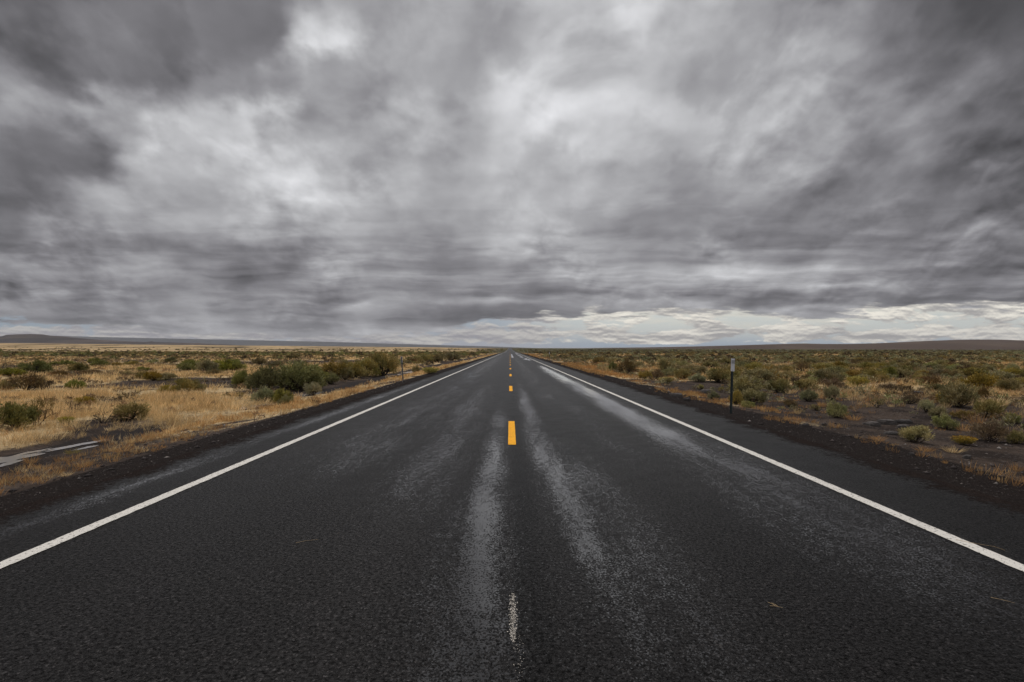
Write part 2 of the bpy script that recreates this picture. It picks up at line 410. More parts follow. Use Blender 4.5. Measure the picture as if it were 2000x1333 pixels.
LEAF_GAIN = (1.58, 1.43, 1.18)
def leaf_mat(name, var=0.25, trans=0.25, rough=0.75, hue=0.02, satv=0.2):
    m, gg, p = mat(name)
    a = gg.node('ShaderNodeAttribute', attribute_name='tone')
    oi = E(gg, gg.node('ShaderNodeObjectInfo').outputs['Random'])
    hs = gg.node('ShaderNodeHueSaturation')
    gg.put(hs.inputs['Color'], gg.mix(1.0, E(gg, a.outputs['Color']), LEAF_GAIN if 'leaf' in name else (1.36, 1.29, 1.18) if 'grass' in name else (1, 1, 1), 'MULTIPLY'))
    gg.put(hs.inputs['Value'], 1.0 - var + oi * var * 2)
    gg.put(hs.inputs['Hue'], 0.5 - hue + gg.m('FRACT', oi * 7.31) * hue * 2)
    gg.put(hs.inputs['Saturation'], 1.0 - satv + gg.m('FRACT', oi * 3.17) * 2 * satv)
    gg.put(p.inputs['Base Color'], hs.outputs[0])
    p.inputs['Roughness'].default_value = rough; p.inputs['Specular IOR Level'].default_value = 0.2
    if trans:
        t = gg.node('ShaderNodeBsdfTranslucent'); gg.put(t.inputs[0], hs.outputs[0])
        mxx = gg.node('ShaderNodeMixShader'); mxx.inputs[0].default_value = trans
        gg.put(mxx.inputs[1], p.outputs[0]); gg.put(mxx.inputs[2], t.outputs[0])
        out = [n for n in m.node_tree.nodes if n.type == 'OUTPUT_MATERIAL'][0]
        gg.put(out.inputs[0], mxx.outputs[0])
    return m

def hill_mat(name, dark, pale, sx, sy):
    m, gg, p = mat(name)
    pos = geo(gg); x, y, z = gg.xyz(pos)
    n = gg.noise(gg.vec(x * sx, y * sx * 0.6, z * sy), 1.0, 6, 0.62)
    k = gg.noise(gg.vec(x * sx * 7, y * sx * 7, z * sy * 2), 1.0, 5, 0.65)
    gg.put(p.inputs['Base Color'], gg.scale(gg.mix(gg.ss(n, 0.44, 0.66), dark, pale), 0.70 + k * 0.6))
    p.inputs['Roughness'].default_value = 0.95; p.inputs['Specular IOR Level'].default_value = 0.05
    return m

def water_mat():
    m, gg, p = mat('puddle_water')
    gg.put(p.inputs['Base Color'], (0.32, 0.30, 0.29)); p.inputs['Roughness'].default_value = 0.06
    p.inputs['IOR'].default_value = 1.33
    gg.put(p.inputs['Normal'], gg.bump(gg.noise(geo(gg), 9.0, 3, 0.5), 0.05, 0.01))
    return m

M_ASPHALT, M_GROUND = asphalt(), ground_mat()
M_WHITE = paint('white_road_paint', (0.72, 0.69, 0.63), 0.06)
M_YELLOW = paint('yellow_road_paint', (0.98, 0.45, 0.012), 0.04)
M_WORN = paint('worn_road_paint', (0.62, 0.57, 0.50), 0.08)
M_LEAF = leaf_mat('sage_leaf', 0.25, 0.10, 0.75, 0.010); M_GRASS = leaf_mat('dry_grass_blade', 0.0, 0.42, 0.75, 0.0, 0.0)
M_BARK = leaf_mat('shrub_bark', 0.2, 0.0, 0.9)
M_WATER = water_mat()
M_STEEL = simple('green_painted_steel', (0.030, 0.045, 0.045), 0.45, 0.2)
M_GREY_STEEL = simple('galvanised_steel', (0.16, 0.17, 0.18), 0.5, 0.4)
M_PLATE = simple('white_reflective_sheet', (0.78, 0.78, 0.80), 0.4, 0.0, 0.06)
M_SHEET = simple('grey_reflector', (0.36, 0.36, 0.38), 0.35, 0.0, 0.1)
M_STRAWSTEM = simple('straw_stem', (0.45, 0.32, 0.17), 0.7)
M_CAR = simple('dark_car_paint', (0.03, 0.03, 0.04), 0.3)
M_GLASS = simple('dark_car_glass', (0.02, 0.025, 0.03), 0.08, 0.0, 0.05)
M_TYRE = simple('black_tyre', (0.02, 0.02, 0.02), 0.8)
M_CARLAMP = simple('car_lamp_lens', (0.6, 0.58, 0.5), 0.2, 0.0, 0.05)
m, gg, p = mat('rock_face')
pos = geo(gg); oi = E(gg, gg.node('ShaderNodeObjectInfo').outputs['Random'])
n = gg.noise(pos, 6.0, 6, 0.65)
gg.put(p.inputs['Base Color'], gg.scale(gg.mix(n, (0.042, 0.038, 0.037), (0.105, 0.090, 0.080)), 0.6 + oi * 0.8))
p.inputs['Roughness'].default_value = 0.8
gg.put(p.inputs['Normal'], gg.bump(n, 0.8, 0.05)); M_ROCK = m
M_PEBBLE = leaf_mat('pebble', 0.1, 0.0, 0.85)

# ------------------------------------------------------------------ ground, road, markings
def graded(a, b_, step, grow):
    out, x = [a], a
    while x < b_:
        x += step; step *= grow; out.append(min(x, b_))
    return out
YL = np.array(sorted(set([-60, -40, -25, -15, -8, -4] + graded(-2, 45, 0.35, 1.0) + graded(45, 16000, 0.4, 1.035))))
xr = [0, 2.5, 4.4, 4.7, PAVE_R] + graded(5.3, 16, 0.22, 1.0)[0:] + graded(16, 15000, 0.3, 1.06)
xl = [2.5, 4.4, -PAVE_L] + graded(5.05, 16, 0.22, 1.0) + graded(16, 15000, 0.3, 1.06)
XL = np.array(sorted(set([-q for q in xl] + xr)))
GX, GY = np.meshgrid(XL, YL)
GZ = land(GX, GY)
def grid_faces(nx, ny):
    i = np.arange(nx - 1)[None, :] + (np.arange(ny - 1) * nx)[:, None]
    i = i.ravel()
    return np.stack([i, i + 1, i + 1 + nx, i + nx], 1)
def straw_density(x, y):
    """0..1: how much dry grass stands at a point"""
    x, y = np.asarray(x, float), np.asarray(y, float)
    ax = np.abs(x)
    f1 = fbm(x / 9.0, y / 5.0, 21); f2 = fbm(x / 2.2, y / 1.6, 33, 3)
    mixd = f1 * 0.65 + f2 * 0.35
    left = (0.45 + 0.5 * sst(10, 15, y)) * sst(5.35, 5.9, ax) * np.clip(sst(9.1, 8.2, ax + (f2 - 0.5) * 1.5) + 0.14 * (y < 14) * (ax < 10.5) + 0.8 * sst(13, 17, y) * sst(30, 24, y), 0, 1) * sst(0.36 - 0.16 * sst(10, 15, y), 0.58 - 0.16 * sst(10, 15, y), f2) + sst(9.8, 11.2, ax + (f2 - 0.5)) * sst(0.43, 0.56, mixd)
    right = 0.6 * sst(5.7, 6.2, ax) * sst(8.0, 6.9, ax) * sst(0.42, 0.6, f2) + 0.9 * sst(9, 24, ax * 0.5 + y * 0.45) * sst(0.44, 0.58, mixd) + 0.10 * sst(7, 8, ax) * sst(0.55, 0.7, f2)
    return np.clip(np.where(x < 0, left, right), 0, 1)
tone = np.zeros((GX.size, 3))
tone[:, 0] = (straw_density(GX, GY) * (0.80 + 0.20 * sst(30, 90, GY))).ravel()
gl = np.where(GX < 0, sst(5.75, 5.35, -GX), sst(6.9, 5.9, GX + (fbm(GX * 0, GY / 1.7, 3) - 0.5) * 1.0 - 0.25 * sst(14, 6, GY)))
tone[:, 1] = gl.ravel()
md = np.where(GX < 0, sst(8.5, 8.9, -GX + (fbm(GX, GY / 2, 7) - 0.5)) * sst(10.2, 9.7, -GX + (fbm(GX, GY / 2, 8) - 0.5) * 1.5) * sst(75, 60, GY) * np.clip(sst(17, 13, GY) + sst(24, 30, GY), 0, 1), 0)
tone[:, 2] = md.ravel()
struct('ground', make_mesh('ground', np.stack([GX.ravel(), GY.ravel(), GZ.ravel()], 1), grid_faces(len(XL), len(YL)), M_GROUND, tone, True),
       label='dry sagebrush plain on both sides of the road')

RY = np.array(sorted(set(list(YL[YL <= 2300]) + graded(-2, 30, 0.07, 1.0))))
def strip(xs, ys, z0, jit=0.0, seed=0, jscale=20.0):
    """a sheet along the road; the two outer edges wander by jit"""
    xs = np.asarray(xs, float)
    X, Y = np.meshgrid(xs, ys)
    if jit:
        X[:, 0] += (fbm(ys * jscale, ys * 0 + 1.5, seed, 3) - 0.5) * 2 * jit
        X[:, -1] += (fbm(ys * jscale, ys * 0 + 7.5, seed + 50, 3) - 0.5) * 2 * jit
    yg = np.interp(ys, YL, rise(0 * YL, YL))
    Z = np.repeat(yg[:, None], len(xs), 1) + z0
    return np.stack([X.ravel(), Y.ravel(), Z.ravel()], 1), grid_faces(len(xs), len(ys))
def road_rise_fix():
    pass
V, F = strip([PAVE_L, -2, 0, 2, PAVE_R], RY, 0.0, 0.08, 4, 3.1)
struct('road', make_mesh('road', V, F, M_ASPHALT, None, False), label='wet two-lane asphalt road running straight to the horizon')
for nm, xc, lab in (('road_edge_line', -3.66, 'white painted edge line on the straw grass side of the road'),
                    ('road_edge_line', 3.64, 'white painted edge line on the side of the tall white-topped post')):
    V, F = strip([xc - 0.062, xc - 0.045, xc + 0.045, xc + 0.062], RY, 0.004, 0.011, int(100 + xc), 17.0)
    struct(nm, make_mesh(nm, V, F, M_WHITE), label=lab)
k = 0
while True:
    y0 = 9.27 + 12.05 * k; y1 = y0 + 3.05
    if y1 > 700: break
    ys = np.linspace(y0, y1, 45 if k < 5 else 6)
    ys[0] += 0.0
    V, F = strip([-0.03, -0.02, 0.09, 0.10], ys, 0.004, 0.006 if k < 4 else 0.0, 60 + k, 17.0)
    struct('road_centre_dash', make_mesh('road_centre_dash', V, F, M_YELLOW), label='yellow painted dash on the road centre line')
    k += 1
# worn fleck of an older line
rs = np.random.RandomState(5)
V, F = [], []
def fleck(x, y, r):
    n = rs.randint(4, 7); a0 = rs.rand() * 6.28; i0 = len(V)
    for i in range(n):
        a = a0 + i * 6.283 / n; rad = r * rs.uniform(0.5, 1.2)
        V.append((x + math.cos(a) * rad, y + math.sin(a) * rad * 1.2, 0.0035))
    F.append(tuple(range(i0, i0 + n)))
for i in range(400):
    t = rs.rand(); y = 3.02 + t * 0.60
    wd = 0.020 * min(1.0, 0.35 + 3 * min(t, 1 - t))
    fleck(0.018 + rs.normal() * wd * 0.55, y, rs.uniform(0.0022, 0.0055))
for i in range(70):
    y = rs.uniform(2.5, 3.1); fleck(0.045 + rs.normal() * 0.015, y, rs.uniform(0.0012, 0.003))
struct('road_worn_marking', make_mesh('road_worn_marking', V, F, M_WORN), label='worn white paint flecks on the road centre')

# puddles in the roadside ditch
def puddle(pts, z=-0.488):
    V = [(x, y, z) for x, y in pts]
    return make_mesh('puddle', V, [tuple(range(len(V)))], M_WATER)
def blob(cx, cy, rx, ry, rot, seed, n=110):
    a = np.linspace(0, 2 * math.pi, n, endpoint=False)
    k_ = 0.25 + 1.5 * fbm(np.cos(a) * 2.6 + seed * 3.1, np.sin(a) * 2.6, seed, 5)
    x, y = np.cos(a) * rx * k_, np.sin(a) * ry * k_
    c, s = math.cos(rot), math.sin(rot)
    return list(zip(cx + x * c - y * s, cy + x * s + y * c))
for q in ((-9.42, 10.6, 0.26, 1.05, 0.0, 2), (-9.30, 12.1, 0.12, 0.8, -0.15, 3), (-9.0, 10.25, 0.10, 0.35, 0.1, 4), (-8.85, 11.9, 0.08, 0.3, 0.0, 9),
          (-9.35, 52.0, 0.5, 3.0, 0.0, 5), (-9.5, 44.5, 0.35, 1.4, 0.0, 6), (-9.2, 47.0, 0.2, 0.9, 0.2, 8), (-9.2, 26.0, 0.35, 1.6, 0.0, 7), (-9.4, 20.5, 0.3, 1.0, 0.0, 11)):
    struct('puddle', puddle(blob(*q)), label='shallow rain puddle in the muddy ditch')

# ------------------------------------------------------------------ hills
def hill(name, dist, prof, mt, depth, label, rough=0.06, seed=1, n=220, m_=28):
    pxs = np.linspace(prof[0][0], prof[-1][0], n)
    ys = np.interp(pxs, [q[0] for q in prof], [q[1] for q in prof])
    uu = (pxs - VPX) / FPX
    V = []
    t = np.linspace(-1.0, 1.0, m_)
    for j in t:
        d = dist + j * depth
        top = CAM_H + (VPY - ys) / FPX * dist
        base = np.array([float(rise(q * d, d)) for q in uu]) - 3.0
        k_ = np.cos(j * math.pi / 2) ** 1.3
        nz = (fbm(uu * 30, np.full_like(uu, j * 3), seed, 4) - 0.5) * rough * (1 - k_) * k_ * 4
        z = base + (top - base) * np.clip(k_ + nz, 0, 1.0)
        V.append(np.stack([uu * dist * (1 + j * depth / dist), np.full_like(uu, d), z], 1))
    return struct(name, make_mesh(name, np.concatenate(V), grid_faces(n, m_), mt, None, True), label=label)
M_BUTTE = hill_mat('butte_slope', (0.045, 0.037, 0.034), (0.12, 0.088, 0.070), 0.0012, 0.03)
M_RIDGE = hill_mat('ridge_slope', (0.075, 0.049, 0.034), (0.115, 0.080, 0.055), 0.002, 0.02)
M_FARM = hill_mat('mountain_slope', (0.07, 0.07, 0.075), (0.10, 0.095, 0.09), 0.0006, 0.004)
hill('hill', 6000, [(-260, 664), (-120, 656), (-40, 659), (0, 658), (8, 657), (16, 654.5), (40, 653.5), (62, 653), (85, 653.6), (100, 656), (130, 658.2), (140, 659.6), (165, 661.5), (200, 664.5), (250, 667.5), (288, 668.6), (298, 667.2), (306, 668.8), (340, 669.6), (380, 671.0), (388, 670.3), (396, 671.5), (450, 674), (520, 677), (600, 680)],
     M_BUTTE, 900, 'flat-topped dark butte on the horizon above the straw plain')
hill('hill', 4200, [(1040, 684), (1100, 681.5), (1180, 680), (1260, 679), (1340, 677.5), (1440, 675), (1530, 672.3), (1570, 671.4), (1610, 672.4), (1660, 672.4), (1720, 670.8), (1765, 668.6), (1810, 666.5), (1870, 664.3), (1910, 663.7), (1960, 664), (2020, 666), (2120, 669), (2300, 672)],
     M_RIDGE, 1100, 'long low brown ridge on the horizon behind the sagebrush flat', seed=4)
hill('mountain', 14000, [(40, 657), (120, 656.5), (200, 659), (300, 661), (420, 663.5), (520, 665.5), (640, 668), (760, 671.5), (860, 674.5), (960, 677), (1060, 681)],
     M_FARM, 1500, 'faint blue mountain slope fading into haze at the horizon', seed=8)

# ------------------------------------------------------------------ plant makers (unit width, unit height)
def unit(v): return v / (np.linalg.norm(v, axis=-1, keepdims=True) + 1e-9)
def leaves(base, dirs, length, width, rs):
    """rhombus blades: n bases, directions, lengths -> verts, quads"""
    n = len(base)
    side = unit(np.cross(dirs, unit(rs.normal(size=(n, 3)))))
    L = np.asarray(length).reshape(-1, 1); W = np.asarray(width).reshape(-1, 1)
    mid = base + dirs * L * 0.55
    V = np.stack([base, mid + side * W, base + dirs * L, mid - side * W], 1).reshape(-1, 3)
    return V, np.arange(n * 4).reshape(n, 4)
def tube(pts, r0, r1, k=4):
    pts = np.asarray(pts, float); n = len(pts); V = []
    for i, q in enumerate(pts):
        d = pts[min(i + 1, n - 1)] - pts[max(i - 1, 0)]; d = d / (np.linalg.norm(d) + 1e-9)
        a = np.cross(d, [0.3, 0.9, 0.1]); a /= np.linalg.norm(a) + 1e-9; b_ = np.cross(d, a)
        r = r0 + (r1 - r0) * i / (n - 1)
        for j in range(k):
            t = j * 2 * math.pi / k
            V.append(q + (a * math.cos(t) + b_ * math.sin(t)) * r)
    F = [(i * k + j, i * k + (j + 1) % k, (i + 1) * k + (j + 1) % k, (i + 1) * k + j) for i in range(n - 1) for j in range(k)]
    return np.array(V), np.array(F)
def join(parts):
    V, F, o = [], [], 0
    for v, f in parts:
        V.append(v); F.append(f + o); o += len(v)
    return np.concatenate(V), np.concatenate(F)
def normalise(Vs):
    """scale a plant to unit width and height"""
    A = np.concatenate(Vs)
    r = np.percentile(np.abs(A[:, :2]), 97); h = np.percentile(A[:, 2], 98.5)
    return [np.stack([v_[:, 0] / r * 0.5, v_[:, 1] / r * 0.5, v_[:, 2] / h], 1) for v_ in Vs]
SAGE = [(0.195, 0.185, 0.090), (0.150, 0.150, 0.070), (0.240, 0.225, 0.125), (0.200, 0.175, 0.078)]
def sage(seed, nl=9, ns=42, nleaf=7, ll=0.085, lw=0.010, pal=SAGE, upright=0.55, flat=0.75):
    rs = np.random.RandomState(seed)
    LV, LC, ST = [], [], []
    for i in range(nl):
        a = i * 2.399 + rs.uniform(-0.5, 0.5); rad = 0.36 * math.sqrt((i + 0.3) / nl) * rs.uniform(0.75, 1.2)
        skirt = i % 3 == 2
        if skirt: rad = rs.uniform(0.26, 0.38)
        c = np.array([math.cos(a) * rad, math.sin(a) * rad, rs.uniform(0.06, 0.20) if skirt else rs.uniform(0.22, 0.58) * flat * (1.15 - rad)])
        lr = rs.uniform(0.11, 0.20)
        d = unit(rs.normal(size=(ns, 3)) + [0, 0, 0.35])
        sp = c + d * lr * rs.uniform(0.55, 1.0, (ns, 1)) * [1, 1, 0.85]
        out = unit(sp - [0, 0, 0.15])
        sd_ = unit(out * (1 - upright) + np.array([0, 0, 1.0]) * upright + rs.normal(size=(ns, 3)) * 0.22)
        sl = rs.uniform(0.09, 0.20, ns)
        t = rs.uniform(0, 1, (ns, nleaf))
        bs = sp[:, None, :] + sd_[:, None, :] * (sl[:, None] * t)[:, :, None]
        ld = unit(sd_[:, None, :] * 1.0 + rs.normal(size=(ns, nleaf, 3)) * 0.55)
        n = ns * nleaf
        bs, ld = bs.reshape(-1, 3), ld.reshape(-1, 3)
        bs[:, 2] = np.maximum(bs[:, 2], 0.02)
        LV.append((bs, ld, rs.uniform(0.7, 1.25, n) * ll, rs.uniform(0.7, 1.3, n) * lw))
        col = np.array(pal[rs.randint(len(pal))]) * rs.uniform(0.82, 1.18)
        cc = np.repeat(col[None] * rs.uniform(0.75, 1.25, (n, 1)), 1, 0)
        LC.append(np.repeat(cc, 4, 0))
        mid = c * [0.45, 0.45, 0.5] + rs.normal(size=3) * 0.03
        ST.append(tube([[rs.normal() * 0.03, rs.normal() * 0.03, -0.03], mid, c], 0.020, 0.008))
        for q in range(3):
            e = c + unit(rs.normal(size=3) + [0, 0, 0.5]) * lr * 0.9
            e[2] = max(e[2], 0.05)
            ST.append(tube([mid, (mid + e) / 2 + rs.normal(size=3) * 0.02, e], 0.010, 0.004, 3) if False else tube([mid, (mid + e) / 2 + rs.normal(size=3) * 0.02, e], 0.010, 0.004))
    bs, ld, l_, w_ = [np.concatenate(q) for q in zip(*LV)]
    V, F = leaves(bs, ld, l_, w_, rs)
    C = np.concatenate(LC)
    SV, SF = join(ST)
    V, SV = normalise([V, SV])
    SC = np.array([0.075, 0.058, 0.045]) * rs.uniform(0.7, 1.2, (len(SV), 1))
    return (V, F, C), (SV, SF, SC)
def twiggy(seed, n0=9, col=(0.045, 0.034, 0.028), thin=1.0, up=0.6, lev=3):
    """leafless branching shrub"""
    rs = np.random.RandomState(seed); P = []
    def grow(q, d, L, r, k):
        d2 = unit(d + rs.normal(size=3) * 0.25); d2[2] = max(d2[2], -0.05)
        mid = q + d2 * L * 0.5 + rs.normal(size=3) * L * 0.06; e = mid + unit(d2 + rs.normal(size=3) * 0.3) * L * 0.5
        e[2] = max(e[2], 0.01)
        P.append(tube([q, mid, e], r, r * 0.55))
        if k:
            for _ in range(rs.randint(2, 4)):
                grow(mid + (e - mid) * rs.rand(), unit(d2 + rs.normal(size=3) * 0.6 + [0, 0, 0.15]), L * rs.uniform(0.5, 0.75), r * 0.55, k - 1)
    for i in range(n0):
        a = i * 2.399 + rs.rand() * 0.5
        grow(np.array([math.cos(a) * 0.03, math.sin(a) * 0.03, -0.02]), unit(np.array([math.cos(a), math.sin(a), up + rs.rand() * 1.2])), rs.uniform(0.3, 0.5), 0.014 * thin, lev)
    V, F = join(P); V, = normalise([V])
    return V, F, np.array(col) * rs.uniform(0.7, 1.4, (len(V), 1))
STRAW = [(0.60, 0.465, 0.26), (0.50, 0.380, 0.205), (0.70, 0.56, 0.34), (0.36, 0.265, 0.145)]
RUST = [(0.36, 0.205, 0.085), (0.42, 0.25, 0.105), (0.26, 0.155, 0.075), (0.44, 0.30, 0.14)]
def tuft(seed, n=90, pal=RUST, spread=0.5, w_=0.008):
    rs = np.random.RandomState(seed)
    a = rs.rand(n) * 6.283; r = np.sqrt(rs.rand(n)) * 0.22
    base = np.stack([np.cos(a) * r, np.sin(a) * r, np.zeros(n)], 1)
    d = unit(np.stack([np.cos(a) * spread * rs.rand(n) * 1.5, np.sin(a) * spread * rs.rand(n) * 1.5, np.ones(n)], 1) + rs.normal(size=(n, 3)) * 0.22)
    V, F = leaves(base, d, rs.uniform(0.45, 1.0, n), np.full(n, w_), rs)
    C = np.repeat(np.array(pal)[rs.randint(len(pal), size=n)] * rs.uniform(0.75, 1.25, (n, 1)), 4, 0)
    V, = normalise([V])
    return V, F, C
def broom(seed, n=420, pal=((0.22, 0.19, 0.03), (0.28, 0.23, 0.04), (0.16, 0.15, 0.04)), top=(0.34, 0.235, 0.02)):
    """rabbitbrush: many upright stems, coloured at the tips"""
    rs = np.random.RandomState(seed)
    a = rs.rand(n) * 6.283; r = np.sqrt(rs.rand(n))
    base = np.stack([np.cos(a) * r * 0.16, np.sin(a) * r * 0.16, np.full(n, 0.0)], 1)
    tip = np.stack([np.cos(a) * r * 0.5, np.sin(a) * r * 0.5, 0.62 + 0.38 * np.sqrt(np.maximum(1 - r * r * 0.9, 0)) + rs.normal(size=n) * 0.04], 1)
    k = 5
    t = rs.uniform(0.25, 1.0, (n, k))
    q = base[:, None] + (tip - base)[:, None] * t[:, :, None]
    d = unit((tip - base)[:, None] + rs.normal(size=(n, k, 3)) * 0.35)
    V, F = leaves(q.reshape(-1, 3), d.reshape(-1, 3), rs.uniform(0.08, 0.18, n * k), np.full(n * k, 0.012), rs)
    c = np.array(pal)[rs.randint(len(pal), size=n * k)] * rs.uniform(0.75, 1.25, (n * k, 1))
    if top is not None:
        f = np.clip((t.reshape(-1, 1) - 0.80) / 0.15, 0, 1); c = c * (1 - f) + np.array(top) * f
    st = [tube([base[i] - [0, 0, 0.02], base[i] + (tip[i] - base[i]) * 0.8], 0.008, 0.004) for i in range(0, n, 9)]
    SV, SF = join(st)
    V, SV = normalise([V, SV])
    return (V, F, np.repeat(c, 4, 0)), (SV, SF, np.array([0.12, 0.10, 0.06]) * rs.uniform(0.7, 1.2, (len(SV), 1)))

PALE = [(0.25, 0.25, 0.15), (0.29, 0.28, 0.17), (0.21, 0.215, 0.12)]
GREEN = [(0.170, 0.185, 0.066), (0.138, 0.152, 0.055), (0.215, 0.225, 0.085)]
GREY = [(0.195, 0.210, 0.110), (0.165, 0.185, 0.098), (0.240, 0.245, 0.145)]
OLIVE = [(0.190, 0.155, 0.055), (0.160, 0.135, 0.050), (0.230, 0.185, 0.070)]
BROWN = [(0.115, 0.082, 0.046), (0.135, 0.105, 0.054), (0.100, 0.078, 0.046)]
RUSTY = [(0.26, 0.16, 0.075), (0.20, 0.125, 0.06), (0.30, 0.20, 0.10)]
PROTO = {}
def two_part(key, fol, br):
    PROTO[key] = (make_mesh(key + '_foliage', *fol[:2], M_LEAF, fol[2]), make_mesh(key + '_branches', *br[:2], M_BARK, br[2]))
for i in range(4): two_part('sage%d' % i, *sage(10 + i, 19, 32))
for i in range(3): two_part('green%d' % i, *sage(30 + i, 22, 34, 8, 0.075, 0.010, GREEN, 0.45))
for i in range(2): two_part('grey%d' % i, *sage(40 + i, 15, 32, 8, 0.085, 0.009, GREY, 0.7))
for i in range(2): two_part('pale%d' % i, *sage(50 + i, 14, 30, 7, 0.10, 0.009, PALE, 0.85))
for i in range(2): two_part('olive%d' % i, *sage(60 + i, 17, 28, 7, 0.085, 0.010, OLIVE, 0.5))
for i in range(2): two_part('brown%d' % i, *sage(70 + i, 16, 26, 6, 0.09, 0.008, BROWN, 0.6))
two_part('sparse0', *sage(80, 6, 22, 5, 0.09, 0.009, OLIVE, 0.7)); two_part('sparse1', *sage(81, 5, 20, 6, 0.10, 0.009, SAGE, 0.8))
two_part('yellow0', *broom(90)); two_part('yellow1', *broom(91, 340, ((0.17, 0.17, 0.05), (0.20, 0.19, 0.06)), (0.27, 0.24, 0.06)))
for i in range(3):
    v_, f_, c_ = twiggy(100 + i); PROTO['dead%d' % i] = (make_mesh('dead_branches', v_, f_, M_BARK, c_),)
v_, f_, c_ = twiggy(110, 5, (0.16, 0.10, 0.055), 0.7, 1.3, 3); PROTO['weed0'] = (make_mesh('weed_stems', v_, f_, M_BARK, c_),)
v_, f_, c_ = twiggy(111, 3, (0.05, 0.038, 0.030), 0.8, 3.0, 3); PROTO['weed1'] = (make_mesh('weed_stems', v_, f_, M_BARK, c_),)
v_, f_, c_ = twiggy(112, 10, (0.34, 0.29, 0.24), 0.45, 1.2, 2); TWIG_PALE = make_mesh('dead_twigs', v_, f_, M_BARK, c_)
for i in range(3):
    v_, f_, c_ = tuft(120 + i); PROTO['rust%d' % i] = (make_mesh('rust_tuft', v_, f_, M_GRASS, c_),)
for i in range(2):
    v_, f_, c_ = tuft(130 + i, 110, STRAW, 0.6); PROTO['straw%d' % i] = (make_mesh('straw_tuft', v_, f_, M_GRASS, c_),)
v_, f_, c_ = tuft(140, 110, [(0.20, 0.17, 0.05), (0.16, 0.15, 0.05), (0.24, 0.18, 0.06)], 0.7); PROTO['mossy0'] = (make_mesh('green_tuft', v_, f_, M_GRASS, c_),)

KIND = {'sage': ('sagebrush', 'shrub'), 'green': ('sagebrush', 'shrub'), 'grey': ('sagebrush', 'shrub'), 'pale': ('sagebrush', 'shrub'), 'olive': ('sagebrush', 'shrub'),
        'brown': ('sagebrush', 'shrub'), 'sparse': ('sagebrush', 'shrub'), 'yellow': ('rabbitbrush', 'shrub'), 'dead': ('dead_shrub', 'dead shrub'), 'weed': ('dry_weed', 'weed'),
        'rust': ('grass_tuft', 'grass tuft'), 'straw': ('grass_tuft', 'grass tuft'), 'mossy': ('grass_tuft', 'grass tuft')}
rnd = random.Random(3)
PLACED = []
def plant(key, x, y, z, wd, ht, label, group=None, rz=None):
    name, cat = KIND[key.rstrip('0123456789')]
    rz = rnd.uniform(0, 6.283) if rz is None else rz
    sc = (wd, wd, ht)
    me = PROTO[key]
    if len(me) == 1:
        o = obj(name, me[0], None, (x, y, z), rz, sc)
    else:
        o = obj(name, None, None, (x, y, z), rz, sc)
        obj('foliage', me[0], o); obj('branches', me[1], o)
    PLACED.append((x, y, wd))
    return tag(o, label, cat, group)
def put(key, px, py, pw, ph, label, group=None):
    x, y, z = at(px, py)
    k_ = y / FPX
    return plant(key, x, y + pw * k_ * 0.25, z - 0.01, pw * k_, ph * k_, label, group)

